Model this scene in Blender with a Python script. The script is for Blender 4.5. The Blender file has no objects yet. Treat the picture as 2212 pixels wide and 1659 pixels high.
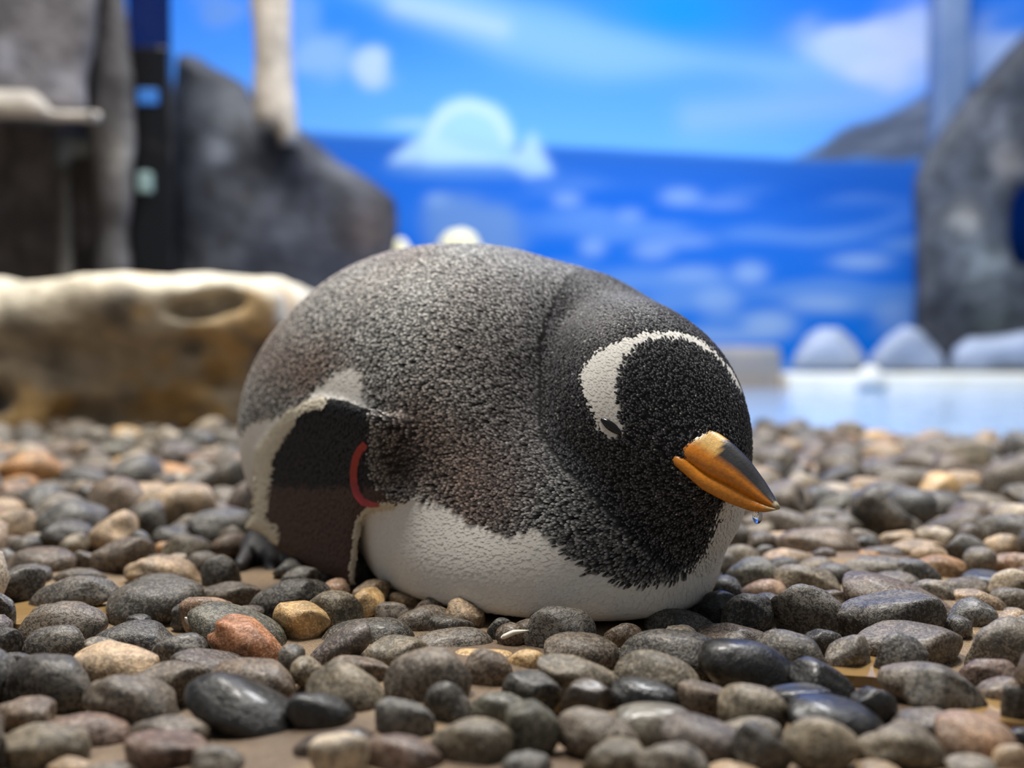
import bpy, math, random
import numpy as np
from mathutils import Vector, Matrix, Euler

# ------------------------------------------------------------------ camera, world, lights, exposure
SC = bpy.context.scene
COL = SC.collection
FW, FH, FPX = 2212.0, 1659.0, 2372.0
HC = 0.18                     # camera height above the pebble bed
HOR = 750.0                   # image row of the eye level
PITCH = math.atan((FH / 2 - HOR) / FPX)

cam_d = bpy.data.cameras.new('camera')
cam = bpy.data.objects.new('camera', cam_d)
COL.objects.link(cam)
cam.location = (0, 0, HC)
cam.rotation_euler = (math.pi / 2 - PITCH, 0, 0)
cam_d.sensor_width = 36.0
cam_d.lens = 36.0 * FPX / FW
cam_d.clip_start = 0.02
cam_d.clip_end = 60
cam_d.dof.use_dof = True
cam_d.dof.focus_distance = 0.675
cam_d.dof.aperture_fstop = 3.4
SC.camera = cam

SC.view_settings.view_transform = 'Standard'
SC.view_settings.look = 'None'
SC.view_settings.gamma = 1.0
SC.view_settings.exposure = 0.0
SC.view_settings.use_curve_mapping = False

world = bpy.data.worlds.new('world')
SC.world = world
world.use_nodes = True
world.node_tree.nodes['Background'].inputs[0].default_value = (0.80, 0.90, 1.0, 1)
world.node_tree.nodes['Background'].inputs[1].default_value = 0.22

def area_light(name, loc, target, sx, sy, power, color=(1, 1, 1)):
    d = bpy.data.lights.new(name, 'AREA')
    d.shape = 'RECTANGLE'
    d.size, d.size_y = sx, sy
    d.energy = power
    d.color = color
    o = bpy.data.objects.new(name, d)
    COL.objects.link(o)
    o.location = loc
    o.rotation_euler = (Vector(target) - Vector(loc)).to_track_quat('-Z', 'Y').to_euler()
    return o

# the exhibit's ceiling lamps, overhead and out of the picture, plus two added fills
area_light('front_fill_offscreen', (-0.45, 0.95, 2.95), (-0.05, 0.85, 0), 0.6, 0.6, 92, (1.0, 0.95, 0.88))  # unseen fill, added to brighten the penguin's dark front
area_light('ledge_fill_offscreen', (-1.3, 2.0, 3.0), (-0.9, 2.3, 0), 0.9, 0.9, 52, (1.0, 0.96, 0.90))  # unseen lamp, added to brighten the pale ledge
area_light('ceiling_lamp_right_offscreen', (0.9, 2.3, 3.0), (0.3, 1.2, 0), 0.95, 0.95, 100, (0.97, 0.98, 1.0))
area_light('mural_lamp_offscreen', (0.4, 3.7, 3.4), (0.5, 5.3, 0.9), 4.5, 0.4, 132, (0.97, 0.98, 1.0))

# ------------------------------------------------------------------ helpers
CP, SP = math.cos(PITCH), math.sin(PITCH)

def ray(px, py):
    """direction of a photo pixel with unit forward component"""
    px = np.asarray(px, float); py = np.asarray(py, float)
    dx = (px - FW / 2) / FPX
    dy = (FH / 2 - py) / FPX
    return np.stack(np.broadcast_arrays(dx, CP + dy * SP, -SP + dy * CP), -1)

def P(px, py, Y):
    r = ray(px, py)
    t = np.asarray(Y, float) / r[..., 1]
    return r * t[..., None] + np.array([0, 0, HC])

def proj(p):
    q = np.asarray(p) - np.array([0, 0, HC])
    z = q[..., 1] * CP - q[..., 2] * SP
    u = q[..., 1] * SP + q[..., 2] * CP
    return FW / 2 + FPX * q[..., 0] / z, FH / 2 - FPX * u / z

def lin(c):
    c = np.asarray(c, float) / 255.0
    return np.where(c <= 0.04045, c / 12.92, ((c + 0.055) / 1.055) ** 2.4)

def tag(o, label=None, cat=None, group=None, kind=None):
    if label: o['label'] = label
    if cat: o['category'] = cat
    if group: o['group'] = group
    if kind: o['kind'] = kind
    return o

def mesh_obj(name, verts, faces, mat, parent=None, smooth=True, colors=None):
    me = bpy.data.meshes.new(name)
    if isinstance(faces, np.ndarray):
        n, k = faces.shape
        me.vertices.add(len(verts))
        me.vertices.foreach_set('co', np.asarray(verts, np.float32).ravel())
        me.loops.add(n * k)
        me.loops.foreach_set('vertex_index', faces.astype(np.int32).ravel())
        me.polygons.add(n)
        me.polygons.foreach_set('loop_start', np.arange(0, n * k, k, dtype=np.int32))
        me.update(calc_edges=True)
        me.validate()
    else:
        me.from_pydata([tuple(map(float, v)) for v in verts], [], faces)
        me.update()
    if smooth:
        me.polygons.foreach_set('use_smooth', np.ones(len(me.polygons), bool))
    if colors is not None:
        a = me.color_attributes.new('col', 'FLOAT_COLOR', 'POINT')
        c = np.ones((len(me.vertices), 4), np.float32)
        c[:, :3] = colors
        a.data.foreach_set('color', c.ravel())
    me.materials.append(mat)
    o = bpy.data.objects.new(name, me)
    COL.objects.link(o)
    if parent: o.parent = parent
    return o

def empty(name, loc=(0, 0, 0)):
    o = bpy.data.objects.new(name, None)
    o.empty_display_size = 0.05
    COL.objects.link(o)
    o.location = loc
    return o

class NT:
    """small node-tree writer"""
    def __init__(self, name):
        self.m = bpy.data.materials.new(name)
        self.m.use_nodes = True
        self.t = self.m.node_tree
        self.b = self.t.nodes['Principled BSDF']
        self.out = self.t.nodes['Material Output']
    def n(self, kind, **kw):
        x = self.t.nodes.new(kind)
        for k, v in kw.items(): setattr(x, k, v)
        return x
    def l(self, a, b): self.t.links.new(a, b)
    def noise(self, scale, detail=3, rough=0.55, coord=None, dist=0.0):
        x = self.n('ShaderNodeTexNoise')
        x.inputs['Scale'].default_value = scale
        x.inputs['Detail'].default_value = detail
        x.inputs['Roughness'].default_value = rough
        x.inputs['Distortion'].default_value = dist
        if coord is not None: self.l(coord, x.inputs['Vector'])
        return x.outputs['Fac']
    def ramp(self, fac, lo, hi, a=0.0, b=1.0):
        x = self.n('ShaderNodeMapRange')
        x.interpolation_type = 'SMOOTHSTEP'
        x.inputs[1].default_value = lo; x.inputs[2].default_value = hi
        x.inputs[3].default_value = a; x.inputs[4].default_value = b
        self.l(fac, x.inputs[0])
        return x.outputs[0]
    def math(self, op, a, b=None):
        x = self.n('ShaderNodeMath', operation=op)
        for i, v in enumerate((a, b)):
            if v is None: continue
            if isinstance(v, (int, float)): x.inputs[i].default_value = v
            else: self.l(v, x.inputs[i])
        return x.outputs[0]
    def mix(self, fac, a, b, mode='MIX'):
        x = self.n('ShaderNodeMix', data_type='RGBA', blend_type=mode)
        for i, v in ((0, fac), (6, a), (7, b)):
            if isinstance(v, (int, float)): x.inputs[i].default_value = v
            elif isinstance(v, (tuple, list, np.ndarray)): x.inputs[i].default_value = tuple(v)[:3] + (1,)
            else: self.l(v, x.inputs[i])
        return x.outputs[2]
    def bump(self, h, strength, dist):
        x = self.n('ShaderNodeBump')
        x.inputs['Strength'].default_value = strength
        x.inputs['Distance'].default_value = dist
        self.l(h, x.inputs['Height'])
        self.l(x.outputs[0], self.b.inputs['Normal'])
    def pos(self): return self.n('ShaderNodeNewGeometry').outputs['Position']
    def set(self, **kw):
        for k, v in kw.items():
            k = k.replace('_', ' ')
            s = self.b.inputs[k]
            if hasattr(v, 'is_linked') or hasattr(v, 'links'): self.l(v, s)
            elif isinstance(v, (tuple, list, np.ndarray)): s.default_value = tuple(float(x) for x in v)[:3] + (1,)
            else: s.default_value = v

# ---------- signed distance tools
def ell(p, c, r, R=None):
    q = p - np.asarray(c, np.float32)
    if R is not None: q = q @ np.asarray(R, np.float32)
    r = np.asarray(r, np.float32)
    a = q / r
    k0 = np.sqrt((a * a).sum(-1)) + 1e-9
    a = a / r
    k1 = np.sqrt((a * a).sum(-1)) + 1e-9
    return k0 * (k0 - 1) / k1

def rbox(p, c, h, rad, R=None):
    q = p - np.asarray(c, np.float32)
    if R is not None: q = q @ np.asarray(R, np.float32)
    q = np.abs(q) - (np.asarray(h, np.float32) - rad)
    return np.sqrt((np.maximum(q, 0) ** 2).sum(-1)) + np.minimum(q.max(-1), 0) - rad

def smin(a, b, k):
    h = np.maximum(k - np.abs(a - b), 0) / k
    return np.minimum(a, b) - h * h * k * 0.25

def smax(a, b, k): return -smin(-a, -b, k)

def poly_dist(x, y, poly):
    """signed distance to a 2D polygon (negative inside)"""
    poly = np.asarray(poly, np.float32)
    d = np.full(x.shape, 1e9, np.float32)
    ins = np.zeros(x.shape, bool)
    n = len(poly)
    for i in range(n):
        ax, ay = poly[i]; bx, by = poly[(i + 1) % n]
        ex, ey = bx - ax, by - ay
        wx, wy = x - ax, y - ay
        t = np.clip((wx * ex + wy * ey) / (ex * ex + ey * ey + 1e-12), 0, 1)
        d = np.minimum(d, (wx - ex * t) ** 2 + (wy - ey * t) ** 2)
        c = ((ay > y) != (by > y))
        with np.errstate(divide='ignore', invalid='ignore'):
            xs = ax + (y - ay) / (by - ay if by != ay else 1e-9) * ex
        ins ^= c & (x < xs)
    d = np.sqrt(d)
    return np.where(ins, -d, d)

def line_dist(x, y, pts):
    d = np.full(np.shape(x), 1e9)
    for (ax, ay), (bx, by) in zip(pts[:-1], pts[1:]):
        ex, ey = bx - ax, by - ay
        t = np.clip(((x - ax) * ex + (y - ay) * ey) / (ex * ex + ey * ey + 1e-12), 0, 1)
        d = np.minimum(d, np.hypot(x - ax - ex * t, y - ay - ey * t))
    return d

class SineNoise:
    def __init__(self, seed, base, octaves=3, stretch=(1, 1, 1), n=5):
        rs = np.random.RandomState(seed)
        self.k = []
        for o in range(octaves):
            for i in range(n):
                v = rs.normal(size=3); v /= np.linalg.norm(v)
                self.k.append((v * base * 2 ** o * rs.uniform(.7, 1.4) * np.array(stretch), rs.uniform(0, 6.28), 0.55 ** o / n))
    def __call__(self, p):
        s = 0
        for k, ph, a in self.k:
            s = s + a * np.sin(p[..., 0] * k[0] + p[..., 1] * k[1] + p[..., 2] * k[2] + ph)
        return s * 1.6

def nets(f, lo, hi, step, newton=2):
    lo = np.asarray(lo, np.float32); hi = np.asarray(hi, np.float32)
    n = np.ceil((hi - lo) / step).astype(int) + 1
    xs = [lo[i] + step * np.arange(n[i], dtype=np.float32) for i in range(3)]
    F = np.empty(tuple(n), np.float32)
    for i in range(0, n[0], 16):
        g = np.stack(np.meshgrid(xs[0][i:i + 16], xs[1], xs[2], indexing='ij'), -1)
        F[i:i + 16] = f(g)
    ins = F < 0
    c8 = sum(ins[a:n[0] - 1 + a, b:n[1] - 1 + b, c:n[2] - 1 + c].astype(np.int8) for a in (0, 1) for b in (0, 1) for c in (0, 1))
    act = (c8 > 0) & (c8 < 8)
    idx = np.argwhere(act)
    vid = np.full(act.shape, -1, np.int64)
    vid[act] = np.arange(len(idx))
    corners = [(a, b, c) for a in (0, 1) for b in (0, 1) for c in (0, 1)]
    val = {c: F[idx[:, 0] + c[0], idx[:, 1] + c[1], idx[:, 2] + c[2]] for c in corners}
    acc = np.zeros((len(idx), 3)); cnt = np.zeros(len(idx))
    for a in corners:
        for ax in range(3):
            if a[ax]: continue
            b = list(a); b[ax] = 1; b = tuple(b)
            va, vb = val[a], val[b]
            m = (va < 0) != (vb < 0)
            t = va[m] / (va[m] - vb[m])
            q = np.tile(np.array(a, float), (m.sum(), 1)); q[:, ax] = t
            acc[m] += q; cnt[m] += 1
    v = lo + (idx + acc / cnt[:, None]) * step
    quads = []
    for ax in range(3):
        o1, o2 = [(1, 2), (2, 0), (0, 1)][ax]
        sl0 = [slice(None)] * 3; sl1 = [slice(None)] * 3
        sl0[ax] = slice(0, -1); sl1[ax] = slice(1, None)
        A, B = ins[tuple(sl0)], ins[tuple(sl1)]
        e = np.argwhere(A != B)
        ok = (e[:, o1] > 0) & (e[:, o2] > 0) & (e[:, o1] < n[o1] - 1) & (e[:, o2] < n[o2] - 1)
        e = e[ok]
        flip = A[tuple(e.T)]
        q = []
        for d1, d2 in ((-1, -1), (0, -1), (0, 0), (-1, 0)):
            c = e.copy(); c[:, o1] += d1; c[:, o2] += d2
            q.append(vid[tuple(c.T)])
        q = np.stack(q, -1)
        q[~flip] = q[~flip][:, ::-1]
        quads.append(q)
    quads = np.concatenate(quads)
    quads = quads[(quads >= 0).all(1)]
    for _ in range(newton):
        d, g = grad(f, v)
        s = np.clip(d, -step, step)
        v = v - g * s[:, None]
    return v, quads

def grad(f, v, e=4e-4):
    v = v.astype(np.float64)
    d = f(v)
    g = np.stack([f(v + e * np.eye(3)[i]) - f(v - e * np.eye(3)[i]) for i in range(3)], -1) / (2 * e)
    L = np.linalg.norm(g, axis=-1, keepdims=True) + 1e-9
    return d / np.maximum(L[:, 0], .3), g / L

# ------------------------------------------------------------------ materials
def mat_vcol(name, rough=0.6, spec=0.3, bump=None, coat=0.0, noise=None):
    t = NT(name)
    a = t.n('ShaderNodeAttribute', attribute_name='col')
    c = a.outputs['Color']
    if noise:
        sc, lo, hi = noise
        f = t.noise(sc, 4, 0.6, t.pos())
        c = t.mix(1.0, c, t.mix(t.ramp(f, .3, .7), (lo,) * 3, (hi,) * 3), 'MULTIPLY')
    t.set(Base_Color=c, Roughness=rough, Specular_IOR_Level=spec, Coat_Weight=coat)
    if bump:
        t.bump(t.noise(bump[0], 4, 0.6, t.pos()), bump[1], bump[2])
    return t.m

def mat_plain(name, rgb, rough=0.5, spec=0.4, coat=0.0, bump=None, var=None):
    t = NT(name)
    c = tuple(lin(rgb))
    if var:
        f = t.noise(var[0], 4, 0.6, t.pos())
        c = t.mix(t.ramp(f, .35, .65), c, tuple(lin(var[1])))
    t.set(Base_Color=c, Roughness=rough, Specular_IOR_Level=spec, Coat_Weight=coat)
    if bump: t.bump(t.noise(bump[0], 4, 0.6, t.pos()), bump[1], bump[2])
    return t.m

def mat_pebble(name, attr):
    t = NT(name)
    if attr:
        a = t.n('ShaderNodeAttribute', attribute_name='col')
        base = a.outputs['Color']
        wet = t.n('ShaderNodeAttribute', attribute_name='wet').outputs['Fac']
    else:
        a = t.n('ShaderNodeObjectInfo')
        base = a.outputs['Color']; wet = a.outputs['Alpha']
    pos = t.pos()
    big = t.noise(55, 3, .6, pos)
    base = t.mix(t.ramp(big, .3, .72), t.mix(1.0, base, (.62, .62, .64), 'MULTIPLY'), t.mix(1.0, base, (1.25, 1.2, 1.15), 'MULTIPLY'))
    # dried lime speckles
    sp = t.noise(430, 3, .62, pos, 1.0)
    zone = t.noise(38, 2, .5, pos)
    thr = t.math('ADD', t.math('MULTIPLY', zone, 0.30), -0.15)
    s = t.ramp(t.math('ADD', sp, thr), .47, .56)
    s = t.math('MULTIPLY', s, t.math('SUBTRACT', 0.75, t.math('MULTIPLY', wet, 0.62)))
    c = t.mix(s, base, t.mix(0.45, t.mix(1.0, base, (3.6, 3.4, 3.1), 'MULTIPLY'), (.34, .31, .26)))
    # small dark pits
    pit = t.ramp(t.noise(210, 2, .5, pos), .30, .38, 1.0, 0.0)
    c = t.mix(t.math('MULTIPLY', pit, .6), c, t.mix(1.0, c, (.35, .33, .32), 'MULTIPLY'))
    wz = t.ramp(t.noise(60, 2, .5, pos), .35, .6, .25, 1.0)
    wetl = t.math('MULTIPLY', wet, wz)
    rough = t.math('SUBTRACT', 0.56, t.math('MULTIPLY', wetl, 0.26))
    t.set(Base_Color=c, Roughness=rough, Specular_IOR_Level=0.45)
    t.l(t.math('MULTIPLY', wetl, 0.3), t.b.inputs['Coat Weight'])
    t.b.inputs['Coat Roughness'].default_value = 0.12
    h = t.math('ADD', t.math('MULTIPLY', sp, .5), t.noise(120, 4, .6, pos))
    t.bump(h, 0.6, 0.002)
    return t.m

M_PEB = mat_pebble('pebble_stone', False)
M_PEBS = mat_pebble('pebble_stone_bed', True)
M_FEATHER = mat_vcol('penguin_feathers', 0.55, 0.25)
M_SKIN = mat_vcol('penguin_plumage', 0.7, 0.15)
M_BILL = mat_vcol('penguin_bill', 0.28, 0.5, (900, .25, .0006), 0.35, (500, .8, 1.1))
M_EYE = mat_plain('penguin_eye', (14, 10, 9), .12, .6)
M_BAND = mat_plain('red_band', (178, 46, 50), .35, .5, .2, None, (240, (160, 52, 44)))
M_MURAL = mat_vcol('painted_mural', 0.8, 0.05)
M_PALEROCK = mat_vcol('pale_artificial_rock', 0.55, 0.4, (26, .5, .02), 0.0, (30, .78, 1.15))
M_DARKROCK = mat_vcol('dark_artificial_rock', 0.6, 0.35, (14, .6, .03), 0.0, (12, .42, 1.0))
M_ICE = mat_plain('fake_ice', (168, 180, 202), .5, .3, 0, (20, .4, .02), (9, (140, 152, 174)))
M_SNOW = mat_plain('white_ledge_paint', (238, 238, 232), .5, .4, 0, (20, .3, .01), (7, (225, 226, 216)))

# ------------------------------------------------------------------ the setting: floor, mural wall, pool
def sand_material():
    t = NT('wet_sand')
    pos = t.pos()
    g = t.noise(900, 3, .7, pos)
    z = t.noise(9, 3, .5, pos)
    c = t.mix(t.ramp(z, .38, .62), tuple(lin((112, 94, 74))), tuple(lin((150, 130, 102))))
    c = t.mix(t.ramp(g, .35, .7), t.mix(1.0, c, (.55, .5, .46), 'MULTIPLY'), t.mix(1.0, c, (1.3, 1.25, 1.2), 'MULTIPLY'))
    t.set(Base_Color=c, Roughness=t.ramp(z, .4, .58, .32, .8), Specular_IOR_Level=.5)
    t.bump(g, .6, .002)
    return t.m
M_SAND = sand_material()

sn = SineNoise(3, 24, 2)
xs = np.concatenate([np.linspace(-6, -1.6, 23)[:-1], np.linspace(-1.6, 1.6, 220), np.linspace(1.6, 6, 23)[1:]])
ys = np.concatenate([np.linspace(-1.2, .3, 10)[:-1], np.linspace(.3, 2.6, 160), np.linspace(2.6, 5.4, 20)[1:]])
gx, gy = np.meshgrid(xs, ys, indexing='ij')
fl = np.stack([gx, gy, np.zeros_like(gx)], -1)
fl[..., 2] = -.002 + .006 * sn(fl)
def grid_faces(a, b):
    i = np.arange(a * b).reshape(a, b)
    return np.stack([i[:-1, :-1], i[1:, :-1], i[1:, 1:], i[:-1, 1:]], -1).reshape(-1, 4)
floor = mesh_obj('floor', fl.reshape(-1, 3), grid_faces(*gx.shape), M_SAND)
tag(floor, 'wet brown sand bed under the pebbles', None, None, 'structure')

# painted mural on the back wall, laid out on the wall plane
WY = 5.3
def soft(d, w): return 1 / (1 + np.exp(np.clip(d / w * 4, -40, 40)))
def mural_color(u, v):
    vh = np.where(u < 1750, 285 + (u - 650) * .055, 345.5)
    t = np.clip((v + 500) / (vh + 500), 0, 1)[..., None]
    sky = lin((14, 98, 224)) * (1 - t) + lin((104, 172, 250)) * t ** 3.5 + lin((30, 124, 238)) * (t - t ** 3.5)
    n1 = SineNoise(11, .006, 3)(np.stack([u, v * 2.2, u * 0], -1))
    n2 = SineNoise(12, .02, 3)(np.stack([u, v * 3.0, u * 0], -1))
    c = sky
    def over(c, m, rgb): return c * (1 - m[..., None]) + lin(rgb) * m[..., None]
    # darker blue corners and brighter centre
    c = over(c, .55 * np.exp(-(((u - 1900) / 330) ** 2 + ((v + 20) / 130) ** 2)), (14, 92, 190))
    c = over(c, .8 * np.exp(-(((u - 1460) / 140) ** 2 + ((v - 30) / 75) ** 2)), (6, 132, 248))
    c = over(c, .5 * np.exp(-(((u - 760) / 260) ** 2 + ((v - 40) / 90) ** 2)), (26, 110, 222))
    # wisps of cloud
    w = line_dist(u, v, [(700, -120), (900, 0), (1100, 70), (1300, 115), (1500, 130), (1700, 150), (1900, 130)])
    c = over(c, np.clip(.62 * soft(w - 45 - 25 * n1, 60), 0, 1), (140, 184, 246))
    w = line_dist(u, v, [(860, 10), (960, 30), (1080, 60)])
    c = over(c, .6 * soft(w - 14, 45), (186, 202, 238))
    w = line_dist(u, v, [(1500, 255), (1700, 235), (1900, 215), (2100, 150)])
    c = over(c, .55 * soft(w - 30, 60), (150, 182, 232))
    for cx, cy, rx, ry, a, col in [(1890, 105, 125, 65, .9, (176, 192, 222)), (1960, 60, 95, 70, .85, (172, 188, 218)), (1800, 110, 90, 32, .6, (160, 186, 226)), (1905, 160, 60, 30, .6, (176, 194, 224)),
                              (2170, 110, 90, 70, .8, (172, 196, 240)), (800, 145, 36, 38, .85, (176, 198, 236)), (690, 120, 75, 45, .6, (150, 184, 236)), (640, 60, 50, 60, .4, (130, 170, 230)),
                              (480, 20, 60, 50, .5, (120, 150, 190)), (-300, 60, 200, 70, .7, (170, 190, 225)), (2700, 90, 220, 80, .7, (170, 190, 225)), (900, 270, 60, 12, .6, (176, 212, 246))]:
        d = np.hypot((u - cx) / rx, (v - cy) / ry) - 1 + .35 * n2
        c = over(c, a * soft(d, .55), col)
    # sea
    s = np.clip((v - vh) / 420, 0, 1)[..., None]
    sea = lin((44, 100, 186)) * (1 - s) ** 3 + lin((18, 88, 200)) * (1 - (1 - s) ** 3) * (1 - s) + lin((8, 116, 232)) * s
    n3 = SineNoise(15, .010, 2, (1, 1, 1))(np.stack([u * .7, v * 3.2, u * 0], -1))
    n4 = SineNoise(16, .016, 2)(np.stack([u * .8, v * 3.6, u * 0], -1))
    sea = over(sea, .5 * np.exp(-(((u - 1850) / 200) ** 2 + ((v - 430) / 90) ** 2)), (10, 72, 170))
    sea = over(sea, np.clip(.55 * np.clip((u - 1050) / 200, 0, 1) * soft(.42 - n4, .45) * soft(250 - v + vh - 170, 60), 0, 1), (120, 166, 228))
    sea = over(sea, np.clip(.22 * soft(.25 - n3, .5), 0, 1), (60, 124, 220))
    for cx, cy, rx, ry, a in [(1225, 432, 30, 14, .6), (1470, 425, 40, 18, .6), (1360, 465, 28, 14, .5), (1280, 535, 26, 18, .6), (1410, 540, 40, 20, .55), (1560, 440, 60, 12, .35), (1480, 520, 60, 14, .45),
                              (1860, 565, 60, 16, .7), (1620, 590, 35, 22, .75), (1550, 650, 45, 26, .6), (1770, 655, 70, 18, .7), (1660, 700, 55, 26, .85), (1500, 590, 60, 16, .55), (1930, 680, 40, 25, .5),
                              (1530, 725, 140, 14, .7), (945, 432, 25, 14, .6)]:
        d = np.hypot((u - cx) / rx, (v - cy) / ry) - 1
        sea = over(sea, a * soft(d, .8), (150, 186, 236))
    m = soft(vh - v, 9)
    c = c * (1 - m[..., None]) + sea * m[..., None]
    # painted iceberg with a smaller pinnacle
    d = np.maximum(np.hypot((u - 1012) / 98, (v - 318) / 104) - 1, (v - 352) / 100) + .06 * n2
    c = over(c, .92 * soft(d, .12), (158, 204, 246))
    rim = np.abs(np.hypot((u - 1012) / 90, (v - 318) / 96) - .93)
    c = over(c, .75 * soft(rim - .07, .16) * soft(d, .1) * (v < 310), (208, 226, 244))
    for pts in ([(846, 348), (880, 318), (920, 290), (1010, 330), (1110, 352)], [(1100, 352), (1125, 325), (1150, 292), (1172, 335), (1190, 372), (1140, 378)]):
        c = over(c, .85 * soft(poly_dist(u, v, pts) - 4, 14), (176, 214, 246))
    c = over(c, .5 * soft(np.hypot((u - 1000) / 150, (v - 368) / 16) - 1, .5), (110, 160, 220))
    c = over(c, .75 * soft(np.hypot((u - 1010) / 115, (v - 515) / 85) - 1 + .15 * n2, .35), (112, 150, 204))
    # painted island
    isl = [(1715, 343), (1780, 318), (1850, 272), (1905, 255), (1960, 222), (2010, 192), (2090, 186), (2200, 200), (2600, 230), (3000, 343)]
    d = poly_dist(u, v, isl) + 8 * n2
    c = over(c, .95 * soft(d, 10), (84, 90, 104))
    c = over(c, .6 * soft(d + 14, 12) * soft(-n2 + .05, .4), (142, 152, 172))
    return c
us = np.arange(-1500, 3900, 9.0); vs = np.arange(-900, 860, 9.0)
uu, vv = np.meshgrid(us, vs, indexing='ij')
wallv = P(uu, vv, np.full(uu.shape, WY))
wall_back = mesh_obj('wall_back', wallv.reshape(-1, 3), grid_faces(*uu.shape)[:, ::-1], M_MURAL, colors=mural_color(uu, vv).reshape(-1, 3))
tag(wall_back, 'back wall painted with blue polar sea, sky and iceberg', None, None, 'structure')

def box_obj(name, lo, hi, mat, bevel=0.0, parent=None, segs=2):
    lo = np.array(lo, float); hi = np.array(hi, float)
    v = [(x, y, z) for x in (lo[0], hi[0]) for y in (lo[1], hi[1]) for z in (lo[2], hi[2])]
    f = [(0, 1, 3, 2), (4, 6, 7, 5), (0, 4, 5, 1), (2, 3, 7, 6), (0, 2, 6, 4), (1, 5, 7, 3)]
    o = mesh_obj(name, v, f, mat, parent, smooth=False)
    if bevel:
        m = o.modifiers.new('bevel', 'BEVEL'); m.width = bevel; m.segments = segs
    return o

M_PILASTER = mat_plain('pilaster_paint', (116, 138, 176), .7, .2, 0, None, (3, (98, 124, 168)))
a = P(2028, 0, 5.18); b = P(2096, 0, 5.18)
pil = box_obj('trim_1', (a[0], 5.18, -.1), (b[0], 5.31, 2.2), M_PILASTER, .01)
tag(pil, 'blue grey vertical strip on the mural wall', None, None, 'structure')

def water_material():
    t = NT('pool_water')
    pos = t.pos()
    t.set(Base_Color=tuple(lin((150, 186, 232))), Roughness=.06, Specular_IOR_Level=.6)
    m = t.n('ShaderNodeMapping'); m.inputs['Scale'].default_value = (1.2, 4.0, 1)
    t.l(pos, m.inputs[0])
    t.bump(t.noise(5, 2, .5, m.outputs[0]), .25, .02)
    return t.m
M_WATER = water_material()

# ------------------------------------------------------------------ the penguin
U = np.array([math.cos(math.radians(44)), -math.sin(math.radians(44)), 0.0])   # rump -> head
V = np.array([-U[1], U[0], 0.0])
V = -np.array([-U[1], U[0], 0.0])                                              # towards the near flank
R_T = np.stack([U, V, np.array([0, 0, 1.0])], 1)
def rot_axes(f, up=(0, 0, 1)):
    f = np.asarray(f, float); f /= np.linalg.norm(f)
    s = np.cross(up, f); s /= np.linalg.norm(s)
    return np.stack([f, s, np.cross(f, s)], 1)

HEAD_C = P(1438, 884, .748)
BILL_TIP = P(1680, 1096, .645)
R_H = rot_axes(BILL_TIP - HEAD_C)
TORSO = [  # centre, radii, rotation, blend
    (P(950, 872, .925), (.170, .136, .132), R_T, 0),
    (P(1095, 895, .868), (.122, .118, .112), R_T, .05),
    (P(1120, 1065, .838), (.105, .098, .085), R_T, .06),
    (P(1150, 1205, .80), (.120, .096, .062), R_T, .05),
    (P(745, 960, .99), (.085, .088, .095), R_T, .06),
]
CHEST = [(P(1316, 1122, .77), (.077, .080, .078), None, .05)]
NECK = [
    (P(1374, 942, .757), (.065, .070, .090), None, .05),
    (P(1292, 812, .85), (.070, .075, .070), None, .06),
    (P(1455, 1070, .735), (.042, .045, .046), None, .04),
]
HEAD = [
    (HEAD_C, (.053, .047, .049), R_H, .022),
    (P(1492, 962, .715), (.034, .029, .029), R_H, .03),
    (P(1528, 1012, .692), (.022, .016, .016), R_H, .02),
]
def body_parts(p):
    d = None
    for c, r, R, k in TORSO:
        e = ell(p, c, r, R)
        d = e if d is None else smin(d, e, k)
    for c, r, R, k in CHEST:
        d = smin(d, ell(p, c, r, R), k)
    n = None
    for c, r, R, k in NECK:
        e = ell(p, c, r, R)
        n = e if n is None else smin(n, e, k)
    h = None
    for c, r, R, k in HEAD:
        e = ell(p, c, r, R)
        h = e if h is None else smin(h, e, k)
    return d, n, h
GROUND = .004
def core(p):
    d, n, h = body_parts(p)
    k = .009 + .03 * np.clip((p[..., 2] - .20) / .035, 0, 1)
    f = smin(smin(d, n, k), h, .022)
    return smax(f, GROUND - p[..., 2], .012)

def raycast(f, px, py, y0=.5, steps=70):
    r = ray(px, py)
    L = np.linalg.norm(r, axis=-1, keepdims=True); r = r / L
    o = np.array([0, 0, HC])
    t = np.full(r.shape[:-1], y0)
    for _ in range(steps):
        t = t + np.clip(f(o + r * t[..., None]), -.02, .05) * .85
    p = o + r * t[..., None]
    return p, np.abs(f(p)) < .003

FLIP = [(700, 862), (660, 870), (630, 886), (606, 908), (584, 942), (565, 971), (558, 1015), (554, 1060), (549, 1108), (530, 1141), (575, 1156),
        (600, 1188), (660, 1218), (720, 1246), (750, 1262), (766, 1262), (772, 1190), (780, 1122), (800, 1096), (850, 1085), (893, 1068),
        (935, 1040), (930, 960), (880, 905), (810, 885), (750, 868)]
FRINGE = FLIP[0:11]
LEAD = FLIP[15:21]
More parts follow.
